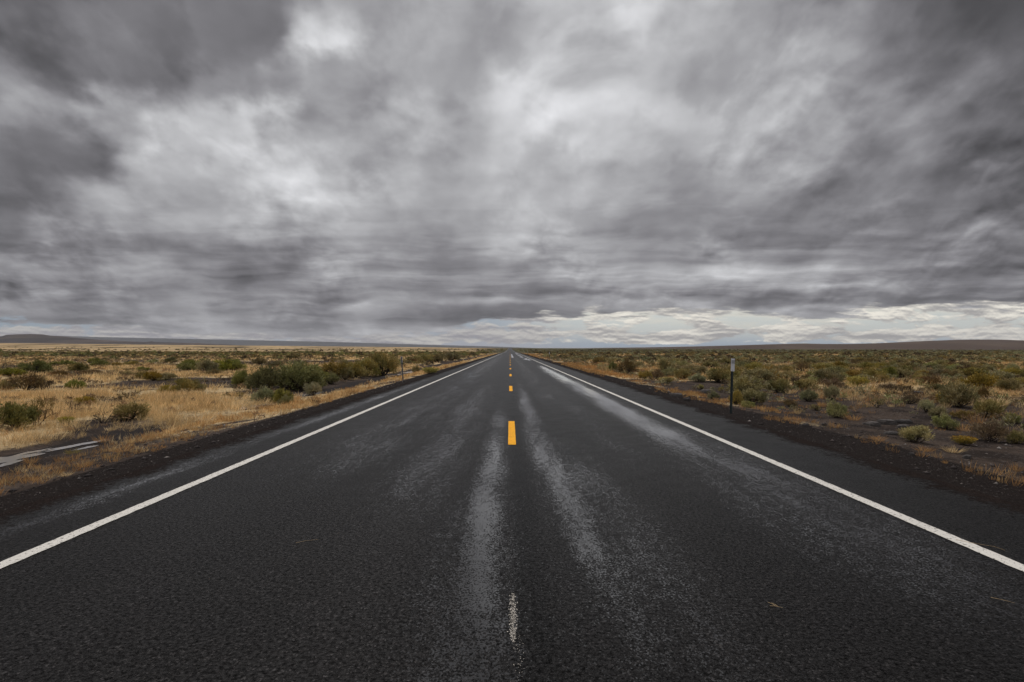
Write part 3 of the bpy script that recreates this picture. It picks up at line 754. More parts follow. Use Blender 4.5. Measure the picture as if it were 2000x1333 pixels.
# every shrub that can be told apart in the photograph: kind, pixel of its foot, width, height, label
SHRUBS = [
 # the straw-grass side
 ('green0', 18, 838, 66, 48, 'big dark green sagebrush beside the half-bare shrub, just behind the long ditch puddle'),
 ('sparse0', 68, 833, 46, 56, 'half-bare olive shrub with crooked dead limbs beside the big dark green sagebrush'),
 ('dead0', 139, 811, 36, 40, 'black leafless shrub standing alone between the half-bare shrub and the tangled one'),
 ('dead1', 196, 828, 46, 42, 'black tangled leafless shrub touching the olive-green rounded bush'),
 ('olive0', 250, 820, 56, 30, 'olive-green rounded bush beside the black tangled leafless shrub'),
 ('sparse1', 238, 784, 20, 18, 'small grey-green sprig of sagebrush alone in the straw above the olive-green bush'),
 ('yellow1', 128, 829, 26, 15, 'small yellow-green rabbitbrush under the lone black leafless shrub'),
 ('olive1', 165, 790, 34, 15, 'low olive shrub in the straw above the black leafless shrubs'),
 ('olive1', 322, 770, 34, 17, 'low olive sagebrush at the end of a trio in the straw'),
 ('sage0', 360, 769, 38, 27, 'tallest sagebrush of a trio in the middle of the straw'),
 ('sage1', 388, 765, 24, 14, 'small sagebrush tucked behind the tallest of the trio in the straw'),
 ('sage2', 276, 741, 22, 15, 'small round sagebrush first of a row of three on the straw slope'),
 ('olive0', 297, 744, 28, 18, 'brownish low sagebrush in the middle of a row of three on the straw slope'),
 ('sage3', 322, 743, 32, 14, 'wide low sagebrush last of a row of three on the straw slope'),
 ('olive1', 250, 737, 28, 11, 'flat olive sagebrush just before the row of three on the straw slope'),
 ('green1', 368, 724, 48, 18, 'low wide dark sagebrush alone on the far straw'),
 ('green2', 432, 728, 38, 24, 'dark green sagebrush paired with a twin on the far straw'),
 ('green0', 458, 727, 32, 24, 'dark green twin of the far straw pair, on the road side'),
 ('olive0', 416, 735, 26, 12, 'pale olive low bush at the foot of the dark pair on the far straw'),
 ('green1', 195, 719, 30, 15, 'dark round bush of a far cluster of three below the butte'),
 ('green2', 183, 711, 20, 11, 'small dark bush at the back of a far cluster of three below the butte'),
 ('olive1', 222, 718, 28, 10, 'flat bush at the road end of a far cluster of three below the butte'),
 ('sage0', 256, 717, 24, 11, 'small far bush on straw next to a cluster of three below the butte'),
 ('green0', 62, 731, 44, 25, 'large dark green sagebrush on the far straw right below the butte'),
 ('green2', 82, 729, 26, 20, 'green sagebrush leaning on the large dark one below the butte'),
 ('green1', 18, 736, 44, 16, 'low dark sagebrush in front of the large dark one below the butte'),
 ('brown0', 46, 763, 52, 32, 'brown withered sagebrush with reddish stems behind the straw strip'),
 ('brown1', 82, 762, 34, 20, 'small withered brown shrub joined to the brown withered sagebrush'),
 ('olive1', 8, 762, 34, 18, 'low dark olive shrub before the brown withered sagebrush'),
 ('green1', 144, 760, 30, 17, 'low dark green sagebrush at the straw strip, past the withered brown ones'),
 ('brown0', 112, 738, 34, 14, 'low dead-brown shrub with one long twig below the far cluster of three'),
 ('brown1', 176, 734, 40, 12, 'flat brownish shrub on the slope between the withered one and the row of three'),
 ('green1', 120, 717, 44, 12, 'long dark low bush on far straw between the large one and the cluster'),
 ('green0', 469, 757, 36, 31, 'round dark green sagebrush starting the long hedge of bushes by the road'),
 ('green1', 512, 763, 63, 44, 'wide bushy green sagebrush second in the long hedge by the road'),
 ('green2', 572, 762, 86, 51, 'largest sagebrush of the hedge, dense and dark green'),
 ('green0', 614, 750, 41, 35, 'green sagebrush closing on the largest one of the hedge'),
 ('grey0', 645, 751, 29, 22, 'small pale green ball of sagebrush before the hedge on the mud'),
 ('olive0', 650, 740, 50, 31, 'brownish-green sagebrush in the hedge right behind the pale green ball'),
 ('sage1', 672, 742, 29, 24, 'narrow sagebrush of the hedge beside the brownish-green one'),
 ('sage2', 690, 738, 43, 29, 'rounded sagebrush of the hedge overhanging the dark mud'),
 ('sage0', 672, 722, 27, 17, 'sagebrush top showing over the middle of the hedge'),
 ('sage3', 714, 736, 41, 33, 'grey-green sagebrush of the hedge, neighbour to its tall end bush'),
 ('sage0', 745, 735, 57, 43, 'tall grey-green sagebrush ending the hedge beside the grey leaning post'),
 ('grey1', 512, 788, 41, 30, 'blue-green rounded sagebrush of a pair in front of the hedge'),
 ('green2', 548, 788, 35, 26, 'green sagebrush of the pair before the hedge, a grey one at its foot'),
 ('grey0', 557, 794, 27, 21, 'small grey sagebrush at the foot of the green one in front of the hedge'),
 ('pale1', 611, 773, 29, 24, 'pale grey-green feathery sagebrush at the corner of the hedge'),
 ('sparse1', 468, 781, 19, 16, 'sparse little sagebrush alone in the straw near the hedge'),
 ('sage1', 537, 720, 29, 14, 'small sagebrush of two humps on the straw behind the hedge'),
 ('sage2', 812, 729, 14, 14, 'slanting green shrub just past the grey leaning post'),
 ('sage3', 797, 714, 14, 8, 'tiny round bush on straw behind the grey leaning post'),
 ('yellow1', 840, 731, 30, 13, 'yellow-green low rabbitbrush on the verge past the grey leaning post'),
 ('sage0', 824, 709, 34, 17, 'first dark sagebrush of the far roadside row past the grey leaning post'),
 ('sage1', 852, 708, 34, 16, 'second dark sagebrush of the far roadside row past the grey leaning post'),
 ('sage2', 882, 705, 32, 16, 'third sagebrush of the far roadside row past the grey leaning post'),
 ('dead2', 612, 791, 23, 22, 'charred black stump of a shrub on the grassy verge before the hedge'),
 ('weed0', 686, 777, 20, 18, 'spiky brown dry weed on the verge beside the gravel'),
 ('weed0', 496, 824, 30, 30, 'thin brown dry weed with one tall stalk on the golden verge'),
 # the sagebrush-flat side
 ('brown1', 1227, 731, 40, 27, 'big brownish sagebrush with dark heart, tallest of the far roadside row'),
 ('green1', 1198, 725, 16, 17, 'narrow dark bush just before the big brownish sagebrush'),
 ('sage0', 1303, 731, 30, 27, 'upright grey-green sagebrush beyond the bare verge, past the big brownish one'),
 ('brown0', 1285, 741, 24, 17, 'brown dying shrub at the foot of the upright grey-green sagebrush'),
 ('olive0', 1262, 741, 26, 15, 'ochre-tinged shrub between the big brownish sagebrush and the brown dying shrub'),
 ('yellow1', 1303, 750, 25, 13, 'rounded yellow-green rabbitbrush on the verge below the upright sagebrush'),
 ('sage1', 1333, 742, 32, 21, 'sagebrush next to the dark mud, beside the bright green one'),
 ('grey0', 1366, 747, 30, 16, 'bright green low sagebrush on the edge of the dark bare soil'),
 ('sage3', 1358, 736, 46, 23, 'wide sagebrush right behind the bright green low one'),
 ('sage2', 1390, 719, 32, 13, 'sagebrush standing out against the patch of yellow straw'),
 ('sage0', 1408, 748, 44, 27, 'dense sagebrush just behind the white-topped post'),
 ('grey1', 1395, 781, 20, 16, 'small green sagebrush on bare gravel before the white-topped post'),
 ('sparse1', 1411, 768, 23, 13, 'thin low sagebrush on bare soil close to the white-topped post'),
 ('pale0', 1370, 762, 10, 11, 'tiny pale sprig of sagebrush on bare soil'),
 ('sage2', 1462, 769, 60, 33, 'sagebrush topped with bleached dead twigs beside the white-topped post'),
 ('olive1', 1440, 791, 24, 28, 'olive bush right at the foot of the white-topped post'),
 ('sage3', 1472, 791, 46, 29, 'broad sagebrush in front of the one with bleached twigs'),
 ('grey1', 1463, 797, 24, 13, 'low light green sprigs before the broad sagebrush by the white-topped post'),
 ('sage1', 1487, 748, 60, 27, 'wide dark sagebrush behind the one with bleached twigs'),
 ('sage0', 1527, 767, 44, 25, 'dark-hearted sagebrush on bare soil past the bleached-twig one'),
 ('weed1', 1510, 808, 14, 34, 'black spindly dry weed standing up from the verge'),
 ('brown1', 1560, 758, 24, 22, 'dark brown shrub among rusty grass behind the bare soil'),
 ('grey0', 1584, 785, 32, 23, 'light green sagebrush leaning on bare stony soil, first of two'),
 ('pale1', 1631, 782, 26, 27, 'light green upright sagebrush on bare stony soil, second of two'),
 ('sage2', 1629, 749, 52, 25, 'wide green sagebrush at the back of the bare soil'),
 ('sage3', 1680, 757, 38, 21, 'grey-green sagebrush with rusty grass at its foot'),
 ('sage1', 1612, 726, 40, 16, 'broad pale sagebrush farther back above the wide green one'),
 ('grey1', 1639, 817, 34, 29, 'feathery green sagebrush alone in the middle of the bare soil'),
 ('brown0', 1546, 796, 24, 16, 'low brown-green shrub near the black spindly weed'),
 ('pale0', 1595, 803, 16, 12, 'small silvery sagebrush beside a rusty tuft'),
 ('sparse1', 1720, 798, 30, 21, 'open dark-stemmed sagebrush on bare gravel below the dark boulder'),
 ('brown0', 1740, 768, 32, 19, 'brown shrub in rusty grass beyond the bare soil, closer to the post'),
 ('brown1', 1768, 768, 28, 16, 'brown shrub mixed with rusty grass beyond the bare soil, farther from the post'),
 ('brown1', 1783, 790, 34, 17, 'dark dead-looking shrub in front of the dark boulder'),
 ('pale1', 1814, 806, 24, 24, 'yellowish feathery sagebrush between the dark boulder and the slabs'),
 ('green0', 1743, 742, 24, 24, 'dark upright bush rising against pale straw'),
 ('sage2', 1766, 736, 22, 11, 'small green bush beside the dark upright one on the pale straw'),
 ('sage0', 1882, 797, 54, 48, 'largest sagebrush of the flat, dark hearted, beside the rusty grass'),
 ('olive1', 1848, 791, 30, 22, 'olive shrub leaning on the largest sagebrush of the flat'),
 ('brown0', 1926, 782, 20, 26, 'thin dark shrub between the largest sagebrush of the flat and the rusty grass'),
 ('pale0', 1838, 821, 28, 26, 'light green feathery sagebrush behind the yellow-green one above the slabs'),
 ('grey0', 1853, 840, 38, 28, 'yellow-green feathery sagebrush with brown foot above the yellow flowers'),
 ('pale0', 1796, 866, 48, 33, 'pale silvery-green sagebrush at the edge of the gravel, close to the road'),
 ('yellow0', 1890, 871, 34, 18, 'low cushion of bright yellow rabbitbrush on the gravel'),
 ('brown0', 1945, 864, 54, 40, 'dark dead brush tangled with brown grass behind the yellow cushion'),
 ('sage1', 1938, 817, 46, 34, 'grey-green sagebrush of two heads below the rusty grass'),
 ('grey1', 1983, 828, 24, 20, 'small light sagebrush past the one with two heads'),
 ('sage2', 1992, 868, 30, 25, 'green sagebrush past the dark dead brush'),
 ('sage3', 1982, 770, 42, 28, 'green sagebrush above the rusty grass'),
 ('olive0', 1890, 818, 34, 15, 'low ragged shrub between the largest sagebrush and the yellow-green one'),
 ('brown1', 1860, 742, 36, 18, 'dark brush on the flat past the dark upright bush'),
 ('sage1', 1905, 737, 44, 18, 'wide far sagebrush on the flat past the pale straw'),
 ('brown0', 1824, 756, 40, 22, 'twiggy brown brush on the flat above the largest sagebrush'),
 # tufts
 ('rust0', 60, 906, 32, 19, 'rust-orange grass tuft standing in the edge of the long puddle'),
 ('mossy0', 141, 887, 32, 13, 'mossy green grass tuft at the end of the long puddle'),
 ('rust1', 198, 865, 38, 19, 'bushy rust-brown grass tuft at the foot of the golden straw'),
 ('rust2', 235, 884, 46, 13, 'long low rust grass tuft on the verge next to the mossy tuft'),
 ('rust0', 163, 913, 36, 17, 'brown grass tuft on the slope between puddle and gravel'),
 ('rust1', 66, 851, 32, 11, 'low orange tuft on dark soil under the half-bare shrub'),
 ('rust2', 98, 849, 22, 11, 'small orange tuft on dark soil beside the low one under the half-bare shrub'),
 ('rust0', 4, 852, 24, 11, 'orange tuft in front of the big dark green sagebrush'),
 ('rust1', 132, 843, 28, 13, 'orange-brown tuft below the small yellow-green rabbitbrush'),
 ('rust2', 66, 939, 30, 15, 'sparse rust tuft low on the slope near the gravel edge'),
 ('straw0', 130, 930, 26, 12, 'sparse straw-coloured tuft low on the slope near the gravel edge'),
 ('rust0', 1673, 823, 38, 16, 'brown grass tuft next to the feathery sagebrush on the bare soil'),
 ('rust1', 1720, 862, 36, 14, 'bright orange grass tuft on the edge of the gravel below the slabs'),
 ('straw0', 1560, 810, 18, 17, 'upright golden grass tuft on the verge by the black weed'),
 ('rust2', 1608, 795, 20, 13, 'rust tuft beside the small silvery sagebrush'),
 ('rust1', 1410, 786, 38, 10, 'orange-brown low tuft before the foot of the white-topped post'),
 ('rust0', 1812, 884, 38, 15, 'orange grass tuft in front of the pale silvery-green sagebrush'),
 ('straw1', 1868, 886, 40, 16, 'straw and orange tuft below the yellow cushion'),
 ('rust2', 1848, 906, 12, 10, 'tiny orange tuft alone on the gravel shoulder'),
 ('rust1', 1917, 917, 10, 9, 'tiniest orange tuft farther along the gravel shoulder'),
 ('rust0', 1990, 922, 26, 20, 'orange grass tuft at the gravel edge past the tiny ones'),
 ('straw1', 1955, 796, 66, 26, 'broad mass of tall rusty-gold grass beside the largest sagebrush'),
 ('rust2', 1890, 844, 36, 18, 'rusty grass tuft before the dark dead brush'),
 ('rust1', 1918, 836, 34, 30, 'tall brown grass tuft growing over the dark dead brush'),
]
for q in SHRUBS:
    o = put(*q)
    if 'bleached dead twigs' in q[5]:
        tw = obj('dead_twigs', TWIG_PALE, o, (0.02, 0.05, 0.22), 0.4, (0.92, 0.92, 0.92))

# ------------------------------------------------------------------ more sagebrush by chance; the largest in view as things, the rest as one mass
rs = np.random.RandomState(77)
cand = []
hx = np.array([q[0] for q in PLACED]); hy = np.array([q[1] for q in PLACED]); hw = np.array([q[2] for q in PLACED])
def scatter(n, ymin, ymax, side, dens, wmin, wmax, power=1.0):
    y = (rs.rand(n) ** power) * (ymax - ymin) + ymin
    uu = rs.rand(n) * 1.05
    x = side * uu * y
    keep = (np.abs(x) > 10.8) & (rs.rand(n) < dens(x, y))
    for a, b_ in zip(x[keep], y[keep]):
        wd = wmin + (wmax - wmin) * rs.rand() ** 1.8
        if b_ < 75 and np.any((hx - a) ** 2 + (hy - b_) ** 2 < (0.35 * hw + 0.4 * wd) ** 2 + 0.1): continue
        cand.append((a, b_, wd, side))
def dens_r(x, y):
    f = fbm(x / 14, y / 14, 51); f2 = fbm(x / 4, y / 4, 52, 3)
    return np.clip(sst(0.36, 0.54, f * 0.5 + f2 * 0.5) * sst(20, 30, y + np.abs(x) * 0.15) + 0.10 * (y > 24), 0, 1)
def dens_l(x, y):
    f = fbm(x / 26, y / 12, 61); f2 = fbm(x / 7, y / 5, 62, 3)
    near = 0.7 * sst(0.50, 0.64, f * 0.6 + f2 * 0.4)
    band = sst(0.42, 0.55, fbm(x / 60, y / 28, 63)) 
    row = np.exp(-((-x - 13 - 0.02 * y) / 4.0) ** 2) * sst(60, 85, y)
    band = np.clip(band * 0.5 + 0.9 * sst(135, 165, y + (f - 0.5) * 60) * sst(430, 380, y), 0, 1)
    return np.clip(np.where(y < 105, near * sst(34, 48, y), band) + row * 0.8, 0, 1)
scatter(900, 21, 60, 1, dens_r, 0.35, 1.3, 0.6)
scatter(2800, 60, 140, 1, dens_r, 0.5, 1.5, 0.7)
scatter(4200, 140, 420, 1, dens_r, 0.8, 2.2, 0.75)
scatter(2600, 420, 1100, 1, dens_r, 1.5, 3.5, 0.8)
scatter(700, 40, 105, -1, dens_l, 0.5, 1.6, 0.6)
scatter(4600, 105, 420, -1, dens_l, 0.8, 2.2, 0.75)
scatter(2000, 420, 1100, -1, dens_l, 1.5, 3.5, 0.8)
cand.sort(key=lambda q: -q[2] / q[1])
n_named = sum(1 for q in SHRUBS if KIND[q[0].rstrip('0123456789')][0] == 'sagebrush')
NOBJ = max(0, 292 - n_named)
keys_r = ['sage0', 'sage1', 'sage2', 'sage3', 'grey0', 'olive0', 'olive1', 'brown0', 'brown1', 'sage0', 'sage2', 'grey1']
keys_l = ['green0', 'green1', 'green2', 'sage0', 'sage1', 'olive0', 'olive1', 'brown0']
JOINED = {}
def joined(key):
    """one-mesh copy of a proto for plants too small to show their parts"""
    return PROTO[key]
for a, b_, wd, side in cand[:NOBJ]:
    z = float(land(a, b_))
    lab = ('sagebrush among the many crowding the flat behind the white-topped post', 'sagebrush crowding the flat behind the white-topped post') if side > 0 else \
          ('dark sagebrush among the many dotting the far straw plain under the butte', 'sagebrush dotting the far straw plain under the butte')
    plant(rnd.choice(keys_r if side > 0 else keys_l), a, b_, z - 0.01, wd, wd * rnd.uniform(0.42, 0.68), *lab)
# the rest: one object
LOW = []
for i in range(8):
    pal = [SAGE, SAGE, GREY, OLIVE, BROWN, GREEN, GREEN, OLIVE][i]
    (V, F, C), _ = sage(200 + i, 7, 9, 3, 0.20, 0.050, pal, 0.5)
    LOW.append((V, F, C))
VV, FF, CC, off = [], [], [], 0
rest = cand[NOBJ:]
ra = np.array([q[0] for q in rest]); rb = np.array([q[1] for q in rest]); rz_ = land(ra, rb)
for i, (a, b_, wd, side) in enumerate(rest):
    V, F, C = LOW[rs.randint(0, 5) if side > 0 else rs.randint(3, 8)]
    t = rs.rand() * 6.283; c, s = math.cos(t), math.sin(t)
    h = wd * rs.uniform(0.40, 0.65)
    VV.append(np.stack([V[:, 0] * c * wd - V[:, 1] * s * wd + a, V[:, 0] * s * wd + V[:, 1] * c * wd + b_, V[:, 2] * h + rz_[i] - 0.02], 1))
    FF.append(F + off); off += len(V)
    CC.append(C * rs.uniform(0.75, 1.25))
struct('distant_shrubland', make_mesh('distant_shrubland', np.concatenate(VV), np.concatenate(FF), M_LEAF, np.concatenate(CC)), 'stuff',
       label='countless sagebrush covering the plain towards the horizon')

# low scrub between the shrubs: one mass
TINY = []
for i in range(8):
    pal = [BROWN, BROWN, OLIVE, RUSTY, SAGE, SAGE, OLIVE, GREEN][i]
    (V, F, C), _ = sage(300 + i, 5, 5, 3, 0.22, 0.022, pal, 0.7)
    TINY.append((V, F, C))
r_ = np.random.RandomState(12)
n = 20000
y = 9 + r_.rand(n) ** 0.75 * 150; x = (r_.rand(n) * 2 - 1) * (y * 1.0 + 3)
f_ = fbm(x / 5, y / 5, 71) * 0.6 + fbm(x / 1.5, y / 1.5, 72, 3) * 0.4
k_ = (np.abs(x) > np.where(x < 0, 10.2, 7.5)) & (r_.rand(n) < sst(0.41, 0.54, f_) * np.where(x < 0, 0.75, 1.0 * sst(14, 26, y + np.abs(x) * 0.3) + 0.12))
x, y = x[k_], y[k_]; z = land(x, y); VV, FF, CC, off = [], [], [], 0
for i in range(len(x)):
    V, F, C = TINY[r_.randint(8) if x[i] > 0 else r_.randint(4)]
    t = r_.rand() * 6.283; c, s = math.cos(t), math.sin(t); wd = r_.uniform(0.18, 0.55) * (1 + y[i] / 200); h = wd * r_.uniform(0.4, 0.8)
    VV.append(np.stack([(V[:, 0] * c - V[:, 1] * s) * wd + x[i], (V[:, 0] * s + V[:, 1] * c) * wd + y[i], V[:, 2] * h + z[i] - 0.01], 1))
    FF.append(F + off); off += len(V); CC.append(C * r_.uniform(0.6, 1.2))
struct('undergrowth', make_mesh('undergrowth', np.concatenate(VV), np.concatenate(FF), M_LEAF, np.concatenate(CC)), 'stuff', label='low brown scrub and dead stalks between the shrubs')

# ------------------------------------------------------------------ dry grass (one mass)
def grass(n, ymin, ymax, power, nb, h0, h1, wmul, seed):
    r_ = np.random.RandomState(seed)
    y = (r_.rand(n) ** power) * (ymax - ymin) + ymin
    x = (r_.rand(n) * 2 - 1) * (y * 1.0 + 2.5)
    dn = straw_density(x, y)
    k_ = (np.abs(x) > 5.45) & (r_.rand(n) < dn)
    k_ &= ~((x < 0) & (-x > 8.9) & (-x < 9.9) & (y < 60) & ((y < 14) | (y > 27)))
    f3 = fbm(x / 0.75, y / 0.75, 91, 3)
    k_ &= r_.rand(len(x)) < sst(0.30, 0.56, f3 + 0.1 * (y > 60))
    x, y, dn, f3 = x[k_], y[k_], dn[k_], f3[k_]
    near_ = np.ones(len(x), bool)                       # no blades inside the shrubs, fewer just before them
    for a_, b_, c_ in PLACED[:len(SHRUBS)]:
        near_ &= ((x - a_) ** 2 + ((y - b_ + c_ * 0.25) / 1.5) ** 2) > (0.42 * c_) ** 2
    x, y, dn, f3 = x[near_], y[near_], dn[near_], f3[near_]
    n = len(x); z = land(x, y)
    ax = np.abs(x)
    verge = np.where(x < 0, sst(9.5, 8.0, ax), sst(14, 8, ax))
    rust = r_.rand(n) < np.where(x < 0, verge * np.interp(y, [10, 20], [0.75, 0.40]) + 0.05, verge * 0.75 + 0.30)
    hh = r_.uniform(h0, h1, n) * np.where(verge > 0.5, 0.55, 1.0) * (0.6 + 0.5 * dn) * (0.45 + 1.1 * f3)
    pal = np.where(rust[:, None], np.array(RUST)[r_.randint(4, size=n)], np.array(STRAW)[r_.randint(4, size=n)]) * r_.uniform(0.72, 1.22, (n, 1))
    a = r_.rand(n, nb) * 6.283; rr = np.sqrt(r_.rand(n, nb)) * hh[:, None] * 0.45
    base = np.stack([x[:, None] + np.cos(a) * rr, y[:, None] + np.sin(a) * rr, np.repeat(z[:, None], nb, 1) - 0.01], 2)
    lean = r_.uniform(0.1, 0.9, (n, nb))
    d = unit(np.stack([np.cos(a) * lean + 0.15, np.sin(a) * lean, np.ones((n, nb))], 2) + r_.normal(size=(n, nb, 3)) * 0.15)
    L = hh[:, None] * r_.uniform(0.5, 1.1, (n, nb))
    W = np.repeat(np.maximum(0.0022, y * 0.00022 * wmul)[:, None], nb, 1)
    V, F = leaves(base.reshape(-1, 3), d.reshape(-1, 3), L.ravel(), W.ravel(), r_)
    C = np.repeat(np.repeat(pal, nb, 0) * r_.uniform(0.8, 1.2, (n * nb, 1)), 4, 0)
    return V, F, C
GR = [grass(42000, 3, 24, 0.62, 16, 0.14, 0.36, 1.0, 1), grass(85000, 24, 75, 0.62, 9, 0.18, 0.40, 1.3, 2), grass(60000, 75, 260, 0.7, 5, 0.25, 0.5, 2.2, 3)]
VV, FF, CC, off = [], [], [], 0
for V, F, C in GR:
    VV.append(V); FF.append(F + off); CC.append(C); off += len(V)
struct('dry_grass', make_mesh('dry_grass', np.concatenate(VV), np.concatenate(FF), M_GRASS, np.concatenate(CC)), 'stuff', label='golden dry grass covering the plain and verges')
print('grass quads', sum(len(f) for f in FF), 'shrub cand', len(cand))

# ------------------------------------------------------------------ gravel on shoulders and bare soil (one mass)
OCT_V = np.array([[1, 0, 0], [-1, 0, 0], [0, 1, 0], [0, -1, 0], [0, 0, 1], [0, 0, -1]], float)
OCT_F = np.array([[0, 2, 4], [2, 1, 4], [1, 3, 4], [3, 0, 4], [2, 0, 5], [1, 2, 5], [3, 1, 5], [0, 3, 5]])
r_ = np.random.RandomState(9)
n = 14000
y = 3 + r_.rand(n) ** 1.3 * 27; sgn = np.where(r_.rand(n) < 0.4, -1, 1)
x = np.where(sgn < 0, -(4.70 + r_.rand(n) ** 1.6 * 5), 4.95 + r_.rand(n) ** 1.3 * 11)
size = r_.uniform(0.006, 0.02, n) * (1 + 1.6 * (r_.rand(n) < 0.08)) * np.where((x > PAVE_L - 0.15) & (x < PAVE_R + 0.15), 0.35, 1.0)
z = np.maximum(land(x, y), np.where((x > PAVE_L - 0.1) & (x < PAVE_R + 0.1), 0.0, -9)) + size * 0.15
sh = OCT_V[None] * r_.uniform(0.55, 1.3, (n, 6, 1)) * size[:, None, None] * np.array([1.2, 1.0, 0.6])
t = r_.rand(n) * 6.283; c, s = np.cos(t)[:, None], np.sin(t)[:, None]
V = np.stack([sh[:, :, 0] * c - sh[:, :, 1] * s + x[:, None], sh[:, :, 0] * s + sh[:, :, 1] * c + y[:, None], sh[:, :, 2] + z[:, None]], 2).reshape(-1, 3)
F = (OCT_F[None] + (np.arange(n) * 6)[:, None, None]).reshape(-1, 3)
pal = np.where((r_.rand(n) < 0.10)[:, None], [[0.26, 0.235, 0.21]], [[0.062, 0.052, 0.048]]) * r_.uniform(0.55, 1.4, (n, 1))
struct('gravel', make_mesh('gravel', V, F, M_PEBBLE, np.repeat(pal, 6, 0)), 'stuff', label='loose dark gravel along the road shoulders')

# ------------------------------------------------------------------ rocks
def rock(px, py, pw, ph, label, seed, flat=1.0, rot=0.0):
    x, y, z = at(px, py); k_ = y / FPX; r_ = np.random.RandomState(seed)
    n, rings = 11, [(0.0, 1.05), (0.55, 1.0), (0.9, 0.86), (1.0, 0.62)]
    rad = 0.75 + 0.5 * r_.rand(n); V = []
    for hh, rr in rings:
        for i in range(n):
            a = i * 6.283 / n
            V.append((math.cos(a) * rad[i] * rr * 0.5 + r_.normal() * 0.015, math.sin(a) * rad[i] * rr * 0.5 + r_.normal() * 0.015, hh + r_.normal() * 0.05 - 0.12))
    F = [(j * n + i, j * n + (i + 1) % n, (j + 1) * n + (i + 1) % n, (j + 1) * n + i) for j in range(3) for i in range(n)]
    F.append(tuple(range(3 * n, 4 * n)))
    o = obj('rock', make_mesh('rock', V, F, M_ROCK), None, (x, y + pw * k_ * 0.2, z), rot, (pw * k_, pw * k_ * 0.7, ph * k_ * 1.15))
    return tag(o, label, 'rock')
rock(1795, 776, 30, 11, 'dark low boulder behind the dead-looking shrub on the flat', 1)
rock(1708, 833, 28, 8, 'cracked grey slab at the post end of the row of flat slabs', 2)
rock(1738, 830, 34, 9, 'grey flat slab in the middle of the row of slabs', 3)
rock(1768, 828, 30, 7, 'long thin dark slab at the far end of the row of slabs', 4)
rock(1770, 836, 26, 5, 'thin brown slab stacked before the long dark one', 5)
rock(1745, 850, 28, 6, 'reddish flat stone below the row of slabs', 6)
rock(1342, 784, 14, 6, 'pale flat stone on the verge before the white-topped post', 7)
rock(1320, 776, 26, 7, 'low grey stone half buried in the bare verge', 8)
rock(1380, 770, 26, 8, 'dark grey stone among gravel before the white-topped post', 9)
rock(1610, 832, 10, 5, 'small whitish stone on the straw verge', 10)
rock(1781, 890, 12, 5, 'small pale stone on the dark gravel shoulder', 11)
rock(1893, 897, 16, 7, 'mauve-grey stone at the edge of the grass below the yellow cushion', 12)
rock(1692, 830, 12, 4, 'small bright stone at the tip of the row of slabs', 13)
rock(1575, 833, 12, 5, 'dull round stone in the verge below the upright golden tuft', 14)

# ------------------------------------------------------------------ delineator posts
def channel(h, wd, dp, th):
    """hat-section steel post"""
    pr = [(-wd / 2, dp), (-wd / 4, dp), (-wd / 5, 0), (wd / 5, 0), (wd / 4, dp), (wd / 2, dp), (wd / 2, dp + th), (wd / 4 - th, dp + th), (wd / 5 - th, th), (-wd / 5 + th, th), (-wd / 4 + th, dp + th), (-wd / 2, dp + th)]
    n = len(pr)
    V = [(x, y, z) for z in (-0.3, h) for x, y in pr]
    F = [(i, (i + 1) % n, n + (i + 1) % n, n + i) for i in range(n)]
    F += [tuple(range(n, 2 * n)), tuple(range(n - 1, -1, -1))]
    return V, F
def slab(x0, x1, y0, y1, z0, z1, b_=0.006):
    """thin plate with clipped corners"""
    pr = [(x0 + b_, z0), (x1 - b_, z0), (x1, z0 + b_), (x1, z1 - b_), (x1 - b_, z1), (x0 + b_, z1), (x0, z1 - b_), (x0, z0 + b_)]
    n = len(pr)
    V = [(x, y, z) for y in (y0, y1) for x, z in pr]
    F = [(i, (i + 1) % n, n + (i + 1) % n, n + i)[::-1] for i in range(n)] + [tuple(range(n)), tuple(range(2 * n - 1, n - 1, -1))]
    return V, F
def bolt(x, y, z, r):
    n = 6
    V = [(x + math.cos(i * 1.047) * r, yy, z + math.sin(i * 1.047) * r) for yy in (y, y - 0.008) for i in range(n)]
    return V, [(i, (i + 1) % n, n + (i + 1) % n, n + i) for i in range(n)] + [tuple(range(n, 2 * n))[::-1]]
def post(px, py, h, lean, tilt, m_post, facing, label, wide=0.062):
    x, y, z = at(px, py)
    t = obj('delineator_post', None, None, (x, y, z)); t.rotation_euler = (tilt, lean, 0 if facing else math.pi)
    if not facing: t.rotation_euler = (tilt, -lean, math.pi)
    tag(t, label, 'roadside post', 'roadside delineator posts')
    obj('post', make_mesh('post', *channel(h, wide, 0.022, 0.004), m_post), t)
    obj('reflector_plate', make_mesh('reflector_plate', *slab(-0.046, 0.046, -0.008, -0.003, h - 0.31, h + 0.01), M_PLATE), t)
    obj('reflector', make_mesh('reflector', *slab(-0.034, 0.042, -0.012, -0.0085, h - 0.118, h - 0.032), M_SHEET), t)
    for zz in (h - 0.15, h - 0.28):
        obj('bolt', make_mesh('bolt', *bolt(0, -0.0085, zz, 0.007), M_GREY_STEEL), t)
    return t
post(1428, 808, 1.36, R(2.1), 0.0, M_STEEL, True, 'tall dark green steel roadside post with white reflector top, standing by the gravel shoulder')
post(788, 745, 1.25, R(-4.5), 0.0, M_GREY_STEEL, False, 'grey steel roadside post leaning over the verge at the end of the hedge')
post(1073, 706, 1.30, R(0.5), 0.0, M_STEEL, True, 'small far roadside post with white top beside the far bend of brush')
post(1030.4, 694.3, 1.30, R(0.0), 0.0, M_STEEL, True, 'tiniest farthest roadside post, a white speck before the horizon')

